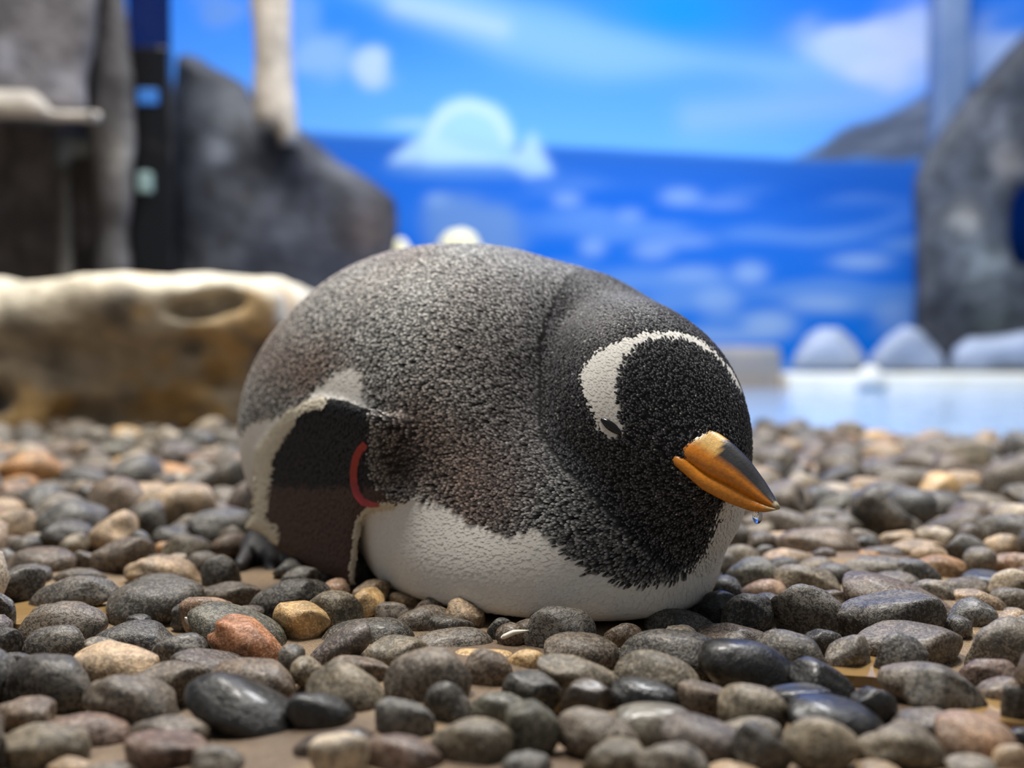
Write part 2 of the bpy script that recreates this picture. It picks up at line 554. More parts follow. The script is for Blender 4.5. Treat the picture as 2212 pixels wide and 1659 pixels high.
# a curved sheet fitted just outside the flank
gpx, gpy = np.meshgrid(np.arange(560, 960, 25.0), np.arange(860, 1180, 25.0))
hp, ok = raycast(core, gpx.ravel(), gpy.ravel())
hx, hy, hY = gpx.ravel()[ok], gpy.ravel()[ok], hp[ok][:, 1]
def quad_terms(x, y):
    x = (x - 750) / 200; y = (y - 1050) / 200
    return np.stack([np.ones_like(x), x, y, x * x], -1)
FC, *_ = np.linalg.lstsq(quad_terms(hx, hy), hY, rcond=None)
FC[2] *= .35
def flip_Y(px, py): return quad_terms(px, py) @ FC - .018 + .045 * np.clip((px - 790) / 130, 0, 1) ** 2 * np.clip((1110 - py) / 60, 0, 1)
FLT = .0065
def flipper(p):
    px, py = proj(p)
    px = np.asarray(px, np.float64); py = np.asarray(py, np.float64)
    Y = flip_Y(px, py)
    n = (p[..., 1] - Y) * .85
    near = (np.abs(n) < .05) & (px > 480) & (px < 1000) & (py > 800) & (py < 1320)
    e = np.full(px.shape, .06)
    if near.any():
        a = poly_dist(px[near].astype(np.float32), py[near].astype(np.float32), FLIP) * (p[..., 1][near] / FPX)
        e[near] = smax(a, np.abs(n[near]) - FLT, .010)
    return e
R_TAIL = rot_axes(-U + np.array([0, 0, -.28]))
TAIL_C = P(700, 1010, 1.07)
FOOT = [(P(560, 1205, .93), (.040, .012, .011), rot_axes((.25, -1, -.25))), (P(600, 1218, .925), (.042, .009, .010), rot_axes((-.1, -1, -.7)))]
def penguin_sdf(p):
    c = core(p)
    f = flipper(p)
    d = smin(c, f, .008)
    d = smin(d, ell(p, TAIL_C, (.11, .055, .016), R_TAIL), .03)
    return d

pv, pq = nets(penguin_sdf, (-.33, .62, -.002), (.20, 1.22, .32), .0029)
pd, pn = grad(penguin_sdf, pv)

WHITE_TOP = [(640, 1110), (770, 1100), (850, 1085), (893, 1074), (979, 1085), (1027, 1120), (1077, 1139), (1121, 1151), (1175, 1135), (1204, 1154), (1245, 1192), (1286, 1227), (1368, 1256),
             (1438, 1243), (1485, 1230), (1520, 1199), (1536, 1170), (1549, 1129), (1558, 1100), (1566, 1080), (1720, 1040), (1720, 1700), (640, 1700)]
WHITE_FLANK = [(440, 1300), (440, 940), (500, 950), (525, 925), (560, 905), (620, 890), (660, 862), (690, 835), (730, 800), (775, 785), (800, 798), (803, 880), (790, 900), (770, 1000), (770, 1300)]
HEADBAND = [(1262, 830), (1259, 805), (1272, 785), (1300, 760), (1345, 738), (1400, 724), (1460, 721), (1510, 735), (1550, 768), (1580, 803), (1596, 836), (1600, 850), (1588, 838), (1572, 802), (1545, 774), (1500, 747), (1455, 734), (1410, 738),
            (1380, 752), (1357, 775), (1347, 795), (1341, 820), (1338, 850), (1340, 880), (1345, 910), (1358, 938), (1340, 950), (1318, 947), (1300, 930), (1290, 905), (1275, 870)]
rsp = np.random.RandomState(7)
_bp, _ok = raycast(core, np.array([1330.0, 1370, 1400, 1440, 1480, 1520, 1550, 1570]), np.array([770.0, 748, 738, 730, 731, 746, 772, 797]))
_q = _bp[_ok] - HEAD_C
_c = _q.mean(0)
BAND_N = np.linalg.svd(_q - _c)[2][2]
BAND_D = float(_c @ BAND_N)
N_COL = SineNoise(21, 30, 3)
N_COL2 = SineNoise(22, 90, 2)
CAMP = np.array([0, 0, HC])
CREAM = lin((232, 222, 200)); WHITEF = lin((236, 232, 224)); BLACK = lin((24, 24, 27)); GREYTIP = lin((214, 212, 206)); BROWNTIP = lin((176, 152, 138))
DARKTIP = lin((110, 109, 112))
def plumage(p, n, jitter=0.0):
    """root and tip colour, white mask, zone of points on the plumage"""
    px, py = proj(p)
    d, nk, h = body_parts(p)
    f = flipper(p)
    face = ((CAMP - p) * n).sum(-1) > 0
    jx = px + jitter * rsp.normal(size=px.shape); jy = py + jitter * rsp.normal(size=px.shape)
    isflip = (f < core(p) + .0015) & (f < .004) & (jx < 812 + .9 * np.clip(jy - 1030, 0, 60) )
    near_head = np.minimum(nk, h) < d + .004
    # white belly and flank
    wb = poly_dist(jx, jy, WHITE_TOP) < 0
    wf = (poly_dist(jx, jy, WHITE_FLANK) < 0) & (px < 860)
    z = p[..., 2]
    along = (p - TORSO[0][0]) @ U
    wrule = (z < .085 - .10 * along) & (z < .12) & ~near_head
    wrule |= ~face & (z < .10) & (along > .05)
    side = (p - TORSO[0][0]) @ V > -.01
    white = np.where(face & (side | (px > 1300)), (wb | wf), wrule)
    white &= ~isflip
    hb = (poly_dist(px + jitter * .4 * rsp.normal(size=px.shape), py + jitter * .4 * rsp.normal(size=px.shape), HEADBAND) < 0) & face & (np.minimum(h, nk) < .01)
    # far half of the headband: carried on round the head in the plane of the visible half
    q = p - HEAD_C
    hb |= (np.abs(q @ BAND_N - BAND_D) < .0042) & (~face | (px > 1575)) & (np.minimum(h, nk) < .008) & (p[..., 2] > .125)
    white = white | hb
    # dark hood towards the head
    t = np.clip((px - 980) / 230 + N_COL(p) * .25, 0, 1)
    hood = np.where(near_head, np.clip(.75 + (px - 1100) / 400, .6, 1), t * .85)
    hood = np.where(face, hood, np.clip((along - .05) / .15, 0, 1))
    br = np.exp(-(((px - 660) / 120) ** 2 + ((py - 790) / 90) ** 2)) + np.exp(-(((px - 1080) / 100) ** 2 + ((py - 1060) / 100) ** 2)) + .8 * np.exp(-(((px - 900) / 130) ** 2 + ((py - 960) / 120) ** 2))
    br = np.clip(.10 + br + .35 * N_COL(p), 0, 1)[..., None] * face[..., None]
    tip = GREYTIP * (1 - br) + BROWNTIP * br
    hd = hood[..., None]
    tip = tip * (1 - hd) + DARKTIP * hd
    root = (BLACK * (1 - br) + lin((46, 36, 33)) * br) * (1 - .45 * hd)
    wr = np.exp(-(((px - 880) / 75) ** 2 + ((py - 1000) / 60) ** 2))[..., None] * face[..., None]
    tip = tip * (1 - .75 * wr)
    # flipper
    fringe = (line_dist(jx, py, FRINGE) < 30) & (jx < 660 + (py < 900) * 60) & (px < 640)
    fringe |= (line_dist(px, py, FRINGE[:4]) < 12) & (px < 720)
    lead = (line_dist(px, py, LEAD) < 9)
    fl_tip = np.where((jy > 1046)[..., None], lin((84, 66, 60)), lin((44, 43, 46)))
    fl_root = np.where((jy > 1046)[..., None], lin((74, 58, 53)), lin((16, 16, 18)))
    cream = (fringe | lead) & isflip
    fl_tip = np.where(cream[..., None], CREAM * .9, fl_tip)
    fl_root = np.where(cream[..., None], CREAM * .8, fl_root)
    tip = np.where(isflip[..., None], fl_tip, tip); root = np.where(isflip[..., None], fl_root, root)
    istail = (ell(p, TAIL_C, (.11, .055, .016), R_TAIL) < .004) & (core(p) > .006)
    white &= ~istail
    w = white[..., None]
    tip = np.where(w, WHITEF, tip); root = np.where(w, WHITEF * .93, root)
    return root, tip, white, hb, isflip, near_head, hood

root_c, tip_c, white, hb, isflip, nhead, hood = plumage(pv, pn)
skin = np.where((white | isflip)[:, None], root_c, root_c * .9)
peng = empty('penguin', (float(TORSO[0][0][0]), float(TORSO[0][0][1]), 0.0))
tag(peng, 'gentoo penguin resting on its belly on the pebbles, eyes nearly shut', 'penguin')
OFF = np.array(peng.location)
body = mesh_obj('body', pv - OFF, pq, M_SKIN, peng, colors=skin)

def feather_mesh(p, n, t, L, W, H, root, tip, mid=.35, f=penguin_sdf, follow=True):
    """one small overlapping vane for each root point"""
    t = t - n * (t * n).sum(-1, keepdims=True)
    t /= np.linalg.norm(t, axis=-1, keepdims=True) + 1e-9
    b = np.cross(n, t)
    L = L[:, None]; W = W[:, None]; H = H[:, None]
    pm = p + t * L * .66; pt = p + t * L * .88; pe = p + t * L
    if follow:
        dm, gm = grad(f, pm); de, ge = grad(f, pe)
        pm = pm - gm * np.clip(dm, -.004, .004)[:, None]; 
        pe = pe - ge * np.clip(de, -.004, .004)[:, None]
        pt = pm + (pe - pm) * .65
    vs = np.stack([p - b * W * .4 - n * .0006, p + b * W * .4 - n * .0006,
                   pm - b * W * .5 + n * H * .55, pm + b * W * .5 + n * H * .55,
                   pt - b * W * .42 + n * H * .9, pt + b * W * .42 + n * H * .9,
                   pe - b * W * .14 + n * H * .8, pe + b * W * .14 + n * H * .8], 1)
    cm = root * (1 - mid) + tip * mid
    cs = np.stack([root, root, cm, cm, tip, tip, tip, tip], 1)
    k = np.arange(len(p))[:, None] * 8
    q = np.concatenate([k + np.array([[0, 1, 3, 2]]), k + np.array([[2, 3, 5, 4]]), k + np.array([[4, 5, 7, 6]])])
    return vs.reshape(-1, 3), q, cs.reshape(-1, 3)

# root points: jittered surface points, flow from bill to tail
keep = (pv[:, 2] > .007)
hz = keep & (np.linalg.norm(pv - P(1400, 950, .76), axis=1) < .135)
fp = np.concatenate([pv[keep], pv[keep], pv[hz]])
fp = fp + rsp.uniform(-.0016, .0016, fp.shape)
fd, fn = grad(penguin_sdf, fp)
fp = fp - fn * fd[:, None]
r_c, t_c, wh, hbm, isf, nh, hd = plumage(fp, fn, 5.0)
px, py = proj(fp)
away = fp - BILL_TIP
away /= np.linalg.norm(away, axis=1, keepdims=True)
mixh = np.clip(1 - np.linalg.norm(fp - HEAD_C, axis=1) / .16, 0, 1)[:, None]
flow = -U * 1.0 + np.array([0, 0, -.22]) + away * mixh * 3
low = np.clip((.10 - fp[:, 2]) / .08, 0, 1)[:, None]
flow = flow + np.array([0, 0, -.25]) * low * (1 - mixh)
flow = np.where(isf[:, None], np.array([-.55, .25, -.8]), flow) + rsp.normal(size=fp.shape) * .12
n_ = len(fp)
L = np.where(wh, .0085, .0075) * rsp.uniform(.8, 1.25, n_)
W = np.where(wh, .0020, .0015) * rsp.uniform(.8, 1.2, n_)
H = np.where(wh, .0003, .0011) * rsp.uniform(.5, 1.5, n_)
head_zone = nh & (px > 1180)
L = np.where(head_zone, .0040 * rsp.uniform(.8, 1.2, n_), L); W = np.where(head_zone, .0013, W); H = np.where(head_zone, .0008 * rsp.uniform(.5, 1.5, n_), H)
H = np.where(isf, .00045, H); L = np.where(isf, .0055, L)
H = np.where(hbm, .0003, H); L = np.where(hbm, .005, L)
frg = isf & (t_c[:, 0] > .4)
L = np.where(frg & (px < 640), .0095, L); W = np.where(frg, .0017, W); H = np.where(frg, .0011 * rsp.uniform(.4, 1.4, n_), H)
flow = np.where((frg & (px < 640))[:, None], np.array([-1.0, .35, -.12]) + rsp.normal(size=fp.shape) * .05, flow)
var = (.24 + 1.1 * rsp.uniform(size=n_) ** 1.5)[:, None]
t_c = np.where(wh[:, None] | isf[:, None], t_c * (.93 + .07 * var), t_c * var)
speck = (rsp.uniform(size=n_) < .012) & ~wh & ~isf
t_c[speck] = lin((190, 188, 180))
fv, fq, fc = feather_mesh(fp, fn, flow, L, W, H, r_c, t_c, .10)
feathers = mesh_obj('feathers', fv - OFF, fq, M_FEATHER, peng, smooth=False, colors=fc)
tag(feathers, kind='stuff')

# bill: two lofted halves
def loft_bill(name, top, bot, wid, Yc, colfun, ovl, nseg=20):
    m = 40
    s = np.linspace(0, 1, m)
    def interp(pts):
        pts = np.array(pts, float); k = np.linspace(0, 1, len(pts))
        return np.stack([np.interp(s, k, pts[:, i]) for i in range(2)], -1)
    def smooth(a):
        for _ in range(3):
            a[1:-1] = (a[:-2] + 2 * a[1:-1] + a[2:]) / 4
        return a
    a = smooth(interp(top)); b = smooth(interp(bot))
    Ya, Yb = [np.interp(s, np.linspace(0, 1, len(q_)), q_) for q_ in Yc]
    w = np.interp(s, np.linspace(0, 1, len(wid)), wid)
    A = P(a[:, 0], a[:, 1], Ya); B = P(b[:, 0], b[:, 1], Yb)
    c = (A + B) / 2; e1 = (A - B) / 2
    c = c - e1 * ovl * .5; e1 = e1 * (1 + abs(ovl) * .5)
    ax = BILL_TIP - HEAD_C
    e2 = np.cross(e1, ax); e2 /= np.linalg.norm(e2, axis=1, keepdims=True) + 1e-9
    vs, cs = [], []
    for j in range(nseg):
        th = 2 * math.pi * j / nseg
        cx, sy = math.cos(th), math.sin(th)
        pw = .75
        x = math.copysign(abs(cx) ** pw, cx); y = math.copysign(abs(sy) ** pw, sy)
        vs.append(c + e1 * x + e2 * (w[:, None] * y))
        cs.append(colfun(s, np.full(m, x)))
    vs = np.stack(vs, 1).reshape(-1, 3); cs = np.stack(cs, 1).reshape(-1, 3)
    i = np.arange(m * nseg).reshape(m, nseg); j = np.roll(i, -1, 1)
    q = np.stack([i[:-1], j[:-1], j[1:], i[1:]], -1).reshape(-1, 4)
    caps = [list(map(int, i[0][::-1])), list(map(int, i[-1]))]
    return mesh_obj(name, vs - OFF, [list(map(int, f)) for f in q] + caps, M_BILL, peng, colors=cs)

B_TOP = [(1520, 918), (1548, 936), (1592, 968), (1628, 1005), (1655, 1042), (1672, 1070), (1683, 1093)]
B_MID = [(1440, 968), (1490, 992), (1540, 1026), (1588, 1050), (1630, 1075), (1660, 1091), (1680, 1099)]
B_BOT = [(1430, 985), (1484, 1020), (1540, 1061), (1592, 1087), (1636, 1103), (1662, 1106), (1680, 1101)]
def upper_col(s, x):
    o = lin((214, 128, 26)); dk = lin((52, 50, 52)); ye = lin((214, 170, 92)); horn = lin((176, 160, 128))
    g = np.where((x > -.15 + .1 * s)[:, None], dk, o)
    g = np.where(((x > -.1) & (s < .34 - .05 * x))[:, None], ye, g)
    g = np.where((s > .94)[:, None], horn, g)
    return g
def lower_col(s, x):
    o = lin((212, 130, 22)); horn = lin((184, 158, 104))
    k = np.clip((s - .8) / .15, 0, 1)[:, None]
    return o * (1 - k) + horn * k
_h, _ = raycast(penguin_sdf, np.array([1500.0, 1522.0, 1545.0]), np.array([955.0, 985.0, 1005.0]))
_b = float(_h[1, 1])
_t, _ = raycast(penguin_sdf, np.array([p_[0] for p_ in B_TOP[:2]], float), np.array([p_[1] for p_ in B_TOP[:2]], float))
_m, _ = raycast(penguin_sdf, np.array([p_[0] for p_ in B_MID[:3]], float), np.array([p_[1] for p_ in B_MID[:3]], float))
_l, _ = raycast(penguin_sdf, np.array([p_[0] for p_ in B_BOT[:3]], float), np.array([p_[1] for p_ in B_BOT[:3]], float))
YTIP = float(_m[2, 1]) - .026
def run(a0, a1): return [a0, a1] + [a1 + (YTIP - a1) * k_ / 5 for k_ in range(1, 6)]
YT = run(float(_t[0, 1]) + .012, float(_t[1, 1]) + .006)
YM = run(float(_m[0, 1]) + .010, float(_m[1, 1]) + .004)
YL = run(float(_l[0, 1]) + .010, float(_l[1, 1]) + .004)
print('BILL', YT, YM, YL)
ub = loft_bill('upper_bill', B_TOP, B_MID, [.006, .0092, .0108, .0095, .007, .0045, .0016], (YT, YM), upper_col, .30)
tag(ub, 'dark ridged upper bill with orange sides')
lb = loft_bill('lower_bill', B_MID, B_BOT, [.006, .0088, .0104, .009, .0065, .004, .0014], (YM, YL), lower_col, -.25)
tag(lb, 'orange lower bill with pale tip')

# eye: a dark slit between the white lids
ep, _ = raycast(penguin_sdf, np.array([1320.0]), np.array([921.0]))
_, en = grad(penguin_sdf, ep)
en = en[0]
ea = P(1346, 938, ep[0, 1]) - P(1294, 904, ep[0, 1]); ea -= en * (ea @ en); ea /= np.linalg.norm(ea)
def uv_sphere(nu=20, nv=12):
    v = [(0, 0, 1)]; f = []
    for i in range(1, nv):
        th = math.pi * i / nv
        for j in range(nu):
            ph = 2 * math.pi * j / nu
            v.append((math.sin(th) * math.cos(ph), math.sin(th) * math.sin(ph), math.cos(th)))
    v.append((0, 0, -1))
    for j in range(nu): f.append((0, 1 + j, 1 + (j + 1) % nu))
    for i in range(nv - 2):
        for j in range(nu):
            a = 1 + i * nu + j; b = 1 + i * nu + (j + 1) % nu
            f.append((a, a + nu, b + nu, b))
    for j in range(nu): f.append((len(v) - 1, 1 + (nv - 2) * nu + (j + 1) % nu, 1 + (nv - 2) * nu + j))
    return np.array(v), f
sv, sf = uv_sphere()
eye_v = ep[0] + sv[:, :1] * ea * .0088 * (1 - .25 * sv[:, 1:2] ** 2) + sv[:, 1:2] * np.cross(en, ea) * .0030 + sv[:, 2:] * en * .0021
tag(mesh_obj('eye', eye_v - OFF, sf, M_EYE, peng), 'dark narrow eye between white lids')

# red ring on the flipper
bp = np.array([(790, 960), (779, 970), (769, 990), (764, 1020), (765, 1045), (772, 1068), (785, 1084), (800, 1090), (818, 1091)], float)
s = np.linspace(0, 1, 40); kk = np.linspace(0, 1, len(bp))
bx = np.interp(s, kk, bp[:, 0]); by = np.interp(s, kk, bp[:, 1])
tx, ty = np.gradient(bx), np.gradient(by); tl = np.hypot(tx, ty); nx, ny = -ty / tl, tx / tl
bw = np.interp(s, [0, .3, .75, 1], [8.5, 8.5, 9, 4.5])
rows = []
for o_, lift in ((-1, .0022), (1, .0022), (1, -.001), (-1, -.001)):
    hp_, okb = raycast(penguin_sdf, bx, by)
    g_ = grad(penguin_sdf, hp_)[1]
    yy = np.convolve(np.pad(hp_[:, 1], 4, mode='edge'), np.ones(9) / 9, 'valid')
    rows.append(P(bx + nx * bw * o_, by + ny * bw * o_, yy - lift - .0008))
vs = np.stack(rows, 1).reshape(-1, 3)
i = np.arange(160).reshape(40, 4); j = np.roll(i, -1, 1)
q = np.stack([i[:-1], j[:-1], j[1:], i[1:]], -1).reshape(-1, 4)
band = mesh_obj('flipper_band', vs - OFF, [list(map(int, f)) for f in q] + [[3, 2, 1, 0], [156, 157, 158, 159]], M_BAND, peng, smooth=False)
tag(band, 'red plastic identification ring on the flipper')

# black foot beside the flipper tip
M_FOOT = mat_plain('penguin_foot', (38, 36, 38), .5, .4, 0, (400, .5, .001), (200, (58, 54, 54)))
FOOTC = P(590, 1195, .93)
def foot_sdf(p):
    d = ell(p, P(575, 1178, .95), (.030, .022, .016), rot_axes((.1, -1, -.35)))
    for (x0, y0, Y0), (x1, y1, Y1), r in [((550, 1180, .94), (520, 1222, .90), .0085), ((585, 1185, .935), (590, 1240, .885), .0085), ((610, 1180, .935), (640, 1225, .89), .0085)]:
        a, b = P(x0, y0, Y0), P(x1, y1, Y1)
        ab = b - a
        t = np.clip(((p - a) @ ab) / (ab @ ab), 0, 1)
        e = np.linalg.norm(p - a - t[..., None] * ab, axis=-1) - r * (1.05 - .35 * t)
        d = smin(d, e, .008)
    return d
fv_, fq_ = nets(foot_sdf, np.array(FOOTC) - .075, np.array(FOOTC) + .075, .0028)
tag(mesh_obj('foot', fv_ - OFF, fq_, M_FOOT, peng), 'black clawed foot half hidden under the flipper')

# water drop hanging from the bill
def drop_mat():
    t = NT('water_drop')
    t.set(Base_Color=(.95, .97, 1), Roughness=.02, IOR=1.33, Transmission_Weight=1.0)
    return t.m
M_DROP = drop_mat()
dc = P(1636, 1113, YL[4])
dv = sv * np.array([.0032, .0032, .0052])
dv[:, 0] *= 1 - .45 * np.clip(sv[:, 2], 0, 1); dv[:, 1] *= 1 - .45 * np.clip(sv[:, 2], 0, 1)
tag(mesh_obj('water_drop', dv + dc, sf, M_DROP), 'clear water drop hanging under the orange bill', 'water drop')

# ------------------------------------------------------------------ rocks and pool behind
def pxsheet(p, poly, Y0, half, rnd):
    px, py = proj(p)
    a = poly_dist(np.asarray(px, np.float32), np.asarray(py, np.float32), poly) * (Y0 / FPX)
    return smax(a, np.abs(p[..., 1] - Y0) - half, rnd)

def bounds(polypts, Y0, half, pad=.08):
    q = np.concatenate([P(np.array([u for u, v in polypts]), np.array([v for u, v in polypts]), np.full(len(polypts), Y0 + s * half)) for s in (-1, 1)])
    return q.min(0) - [pad, 0, pad] - [0, pad, 0], q.max(0) + pad

def rock_obj(name, f, lo, hi, step, mat, colfun, label, cat, group=None):
    v, q = nets(f, lo, hi, step, 1)
    o = mesh_obj(name, v, q, mat, colors=colfun(v))
    return tag(o, label, cat, group)

# pale ledge rock lying on the pebbles at the left
n_r = SineNoise(31, 9, 3, (.7, 1, 1.6)); n_s = SineNoise(32, 30, 3, (.8, 1, 1.2)); n_v = SineNoise(33, 26, 2, (1.6, 1, .25))
lc = P(-120, 760, 2.72)
def ledge(p):
    x0, x1 = P(-900, 0, 2.12)[0], P(592, 0, 2.12)[0]
    top = rbox(p, ((x0 + x1) / 2, 2.35, .252), ((x1 - x0) / 2 + .005, .28, .062), .05)
    mid = rbox(p, ((x0 + x1) / 2 - .03, 2.39, .125), ((x1 - x0) / 2 - .02, .275, .13), .05)
    d = smin(top, mid, .04)
    d = d + .020 * n_r(p) + .006 * n_s(p)
    for u, v, r in ((485, 652, .028), (420, 668, .03), (300, 905, .06), (380, 900, .055), (180, 912, .05), (-60, 870, .05), (400, 745, .025), (445, 820, .035)):
        c = P(u, v, 2.10)
        d = smax(d, -ell(p, c, (r * 1.5, .06, r * .75)), .03)
    return d
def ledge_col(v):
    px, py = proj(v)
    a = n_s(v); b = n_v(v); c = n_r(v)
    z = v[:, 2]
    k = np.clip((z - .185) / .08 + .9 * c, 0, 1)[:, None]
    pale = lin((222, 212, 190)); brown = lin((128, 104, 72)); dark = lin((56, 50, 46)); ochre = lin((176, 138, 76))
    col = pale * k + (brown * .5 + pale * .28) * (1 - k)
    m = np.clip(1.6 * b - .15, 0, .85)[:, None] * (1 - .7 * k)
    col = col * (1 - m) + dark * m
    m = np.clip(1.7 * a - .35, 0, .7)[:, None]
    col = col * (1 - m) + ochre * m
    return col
x0 = P(-900, 0, 2.12)[0]
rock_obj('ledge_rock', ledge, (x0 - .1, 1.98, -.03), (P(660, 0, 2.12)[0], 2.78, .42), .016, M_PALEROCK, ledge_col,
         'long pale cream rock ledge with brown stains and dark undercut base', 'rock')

def grey_col(base, light, seed, patches=()):
    nn = SineNoise(seed, 6, 3); n2 = SineNoise(seed + 1, 20, 2)
    def f(v):
        px, py = proj(v)
        m = np.clip(.5 + .8 * nn(v) + .3 * n2(v), 0, 1)[:, None]
        c = lin(base) * (1 - .55 * m) + lin(light) * .55 * m
        for u, w, r, a, rgb in patches:
            k = (a * np.exp(-(((px - u) / r) ** 2 + ((py - w) / r) ** 2)))[:, None]
            c = c * (1 - k) + lin(rgb) * k
        return c
    return f

def sheet_rock(name, poly, Y0, half, rnd, amp, freq, seed, step, col, label, cat='rock', holes=(), group=None, mat=None):
    nz = SineNoise(seed, freq, 3)
    def f(p):
        d = pxsheet(p, poly, Y0, half, rnd) + amp * nz(p)
        for h in holes:
            px, py = proj(p)
            d = smax(d, -poly_dist(np.asarray(px, np.float32), np.asarray(py, np.float32), h) * (Y0 / FPX), .05)
        return d
    lo, hi = bounds(poly, Y0, half)
    return rock_obj(name, f, lo, hi, step, mat or M_DARKROCK, col, label, cat, group)

# dark slope rock behind the ledge
sheet_rock('sloping_rock', [(372, 96), (440, 116), (535, 172), (560, 215), (640, 295), (720, 372), (800, 408), (838, 440), (848, 520), (860, 900), (372, 900)],
           3.85, .24, .12, .035, 7, 41, .035, grey_col((56, 60, 72), (96, 102, 116), 51, [(465, 325, 32, .9, (170, 180, 196)), (430, 200, 40, .5, (120, 128, 140)), (500, 240, 50, .5, (140, 148, 160)), (800, 505, 60, .6, (120, 104, 96)), (420, 570, 60, .5, (130, 136, 146)), (480, 545, 40, .5, (130, 136, 146))]),
           'dark grey rock sloping down towards the sea mural')
# tan pillar hanging in front of the mural
sheet_rock('hanging_pillar', [(515, -260), (536, 0), (546, 130), (548, 268), (596, 276), (604, 312), (644, 312), (634, 130), (632, 0), (640, -260)],
           3.50, .10, .06, .010, 9, 43, .018, grey_col((158, 148, 138), (196, 190, 180), 53), 'pale tan rock pillar in front of the mural sky', 'pillar', mat=M_PALEROCK)
# tall rock wall at the far left: upper slab, second slab, ledge shelf and recess
sheet_rock('rock_slab', [(-700, -400), (196, -400), (204, 0), (206, 150), (206, 262), (-700, 262)], 3.2, .16, .06, .018, 6, 45, .028,
           grey_col((112, 110, 116), (136, 134, 140), 55, [(20, 120, 30, .8, (180, 184, 200)), (118, 168, 22, .6, (160, 164, 178))]), 'smooth grey rock slab above the pale shelf')
sheet_rock('rock_column', [(196, -400), (276, -400), (280, 0), (282, 900), (222, 900), (198, 200)], 3.36, .14, .05, .014, 8, 46, .026,
           grey_col((76, 74, 76), (104, 102, 104), 56, [(262, 330, 36, .9, (168, 166, 164))]), 'narrow dark grey rock column beside the black panel')
sheet_rock('rock_shelf', [(-700, 190), (70, 192), (98, 214), (112, 238), (215, 242), (215, 262), (108, 262), (90, 258), (-700, 252)], 3.0, .10, .04, .006, 9, 47, .018,
           grey_col((168, 162, 154), (190, 184, 176), 57), 'pale beige rock shelf jutting out below the grey slab', 'rock', mat=M_PALEROCK)
sheet_rock('recess_rock', [(-700, 255), (203, 255), (224, 880), (-700, 880)], 3.68, .26, .06, .04, 8, 48, .04,
           grey_col((92, 88, 90), (116, 112, 114), 58), 'rough grey rock in the shaded recess under the shelf')
sheet_rock('recess_boulder', [(105, 290), (150, 276), (200, 290), (214, 340), (165, 342), (140, 372), (112, 360)], 3.33, .07, .05, .01, 12, 49, .018,
           grey_col((110, 118, 124), (140, 150, 156), 59), 'small blue grey boulder in the dark recess under the shelf')
sheet_rock('recess_post', [(126, 350), (156, 350), (158, 900), (124, 900)], 3.3, .03, .02, .003, 12, 50, .014,
           grey_col((104, 102, 100), (124, 122, 118), 60), 'thin grey upright post in front of the dark recess', 'post')
# black panel with a tinted glass top
M_BLACK = mat_plain('black_panel', (16, 16, 19), .15, .5)
gp = empty('dark_panel', tuple(P(322, 900, 3.3) * np.array([1, 1, 0])))
tag(gp, 'tall black panel with tinted glass top between two rocks', 'panel')
GO = np.array(gp.location)
pa, pb = P(275, 104, 3.3), P(366, 104, 3.3)
box_obj('panel_body', np.array((pa[0], 3.28, 0)) - GO, np.array((pb[0], 3.34, pa[2])) - GO, M_BLACK, .006, gp)
def tint_mat():
    t = NT('tinted_glass')
    tr = t.n('ShaderNodeBsdfTransparent'); tr.inputs[0].default_value = (.16, .22, .32, 1)
    gl = t.n('ShaderNodeBsdfGlossy'); gl.inputs['Roughness'].default_value = .05
    mx = t.n('ShaderNodeMixShader'); mx.inputs[0].default_value = .06
    t.l(tr.outputs[0], mx.inputs[1]); t.l(gl.outputs[0], mx.inputs[2]); t.l(mx.outputs[0], t.out.inputs[0])
    return t.m
box_obj('glass_pane', np.array((pa[0], 3.305, pa[2])) - GO, np.array((pb[0], 3.315, 2.2)) - GO, tint_mat(), 0, gp)
M_BLUEL = mat_plain('panel_blue_glint', (54, 112, 190), .3, .5)  # reflected blue glint, put into the colour
M_PALEL = mat_plain('panel_pale_glint', (126, 150, 150), .3, .5)  # pale greenish glint, put into the colour
a_, b_ = P(297, 226, 3.27), P(340, 192, 3.27)
box_obj('blue_glint', np.array((a_[0], 3.265, a_[2])) - GO, np.array((b_[0], 3.285, b_[2])) - GO, M_BLUEL, .004, gp)  # small box standing in for a blue reflection on the panel
a_, b_ = P(300, 418, 3.27), P(330, 372, 3.27)
box_obj('pale_glint', np.array((a_[0], 3.25, a_[2])) - GO, np.array((b_[0], 3.285, b_[2])) - GO, M_PALEL, .008, gp)  # small box standing in for a pale reflection on the panel

# arch rock at the right with a window onto the mural
sheet_rock('arch_rock', [(1984, 836), (1978, 600), (1982, 470), (1990, 395), (2012, 330), (2055, 262), (2110, 190), (2170, 122), (2230, 62), (2420, -40), (2800, -120), (2900, 836)],
           5.02, .16, .10, .03, 6, 61, .034, grey_col((66, 72, 84), (104, 112, 124), 71, [(2090, 480, 30, .9, (196, 192, 184)), (2130, 560, 45, .7, (170, 180, 184)), (2060, 510, 50, .4, (150, 158, 164)), (2140, 250, 40, .5, (140, 146, 160)), (2180, 350, 34, .8, (178, 172, 168)), (2110, 610, 34, .5, (160, 170, 176)), (2150, 690, 60, .4, (90, 104, 104))]),
           'dark grey arch rock with a rounded opening beside the ice blocks', holes=[[(2184, 440), (2200, 402), (2260, 395), (2330, 410), (2340, 560), (2260, 580), (2192, 572), (2178, 520)]])

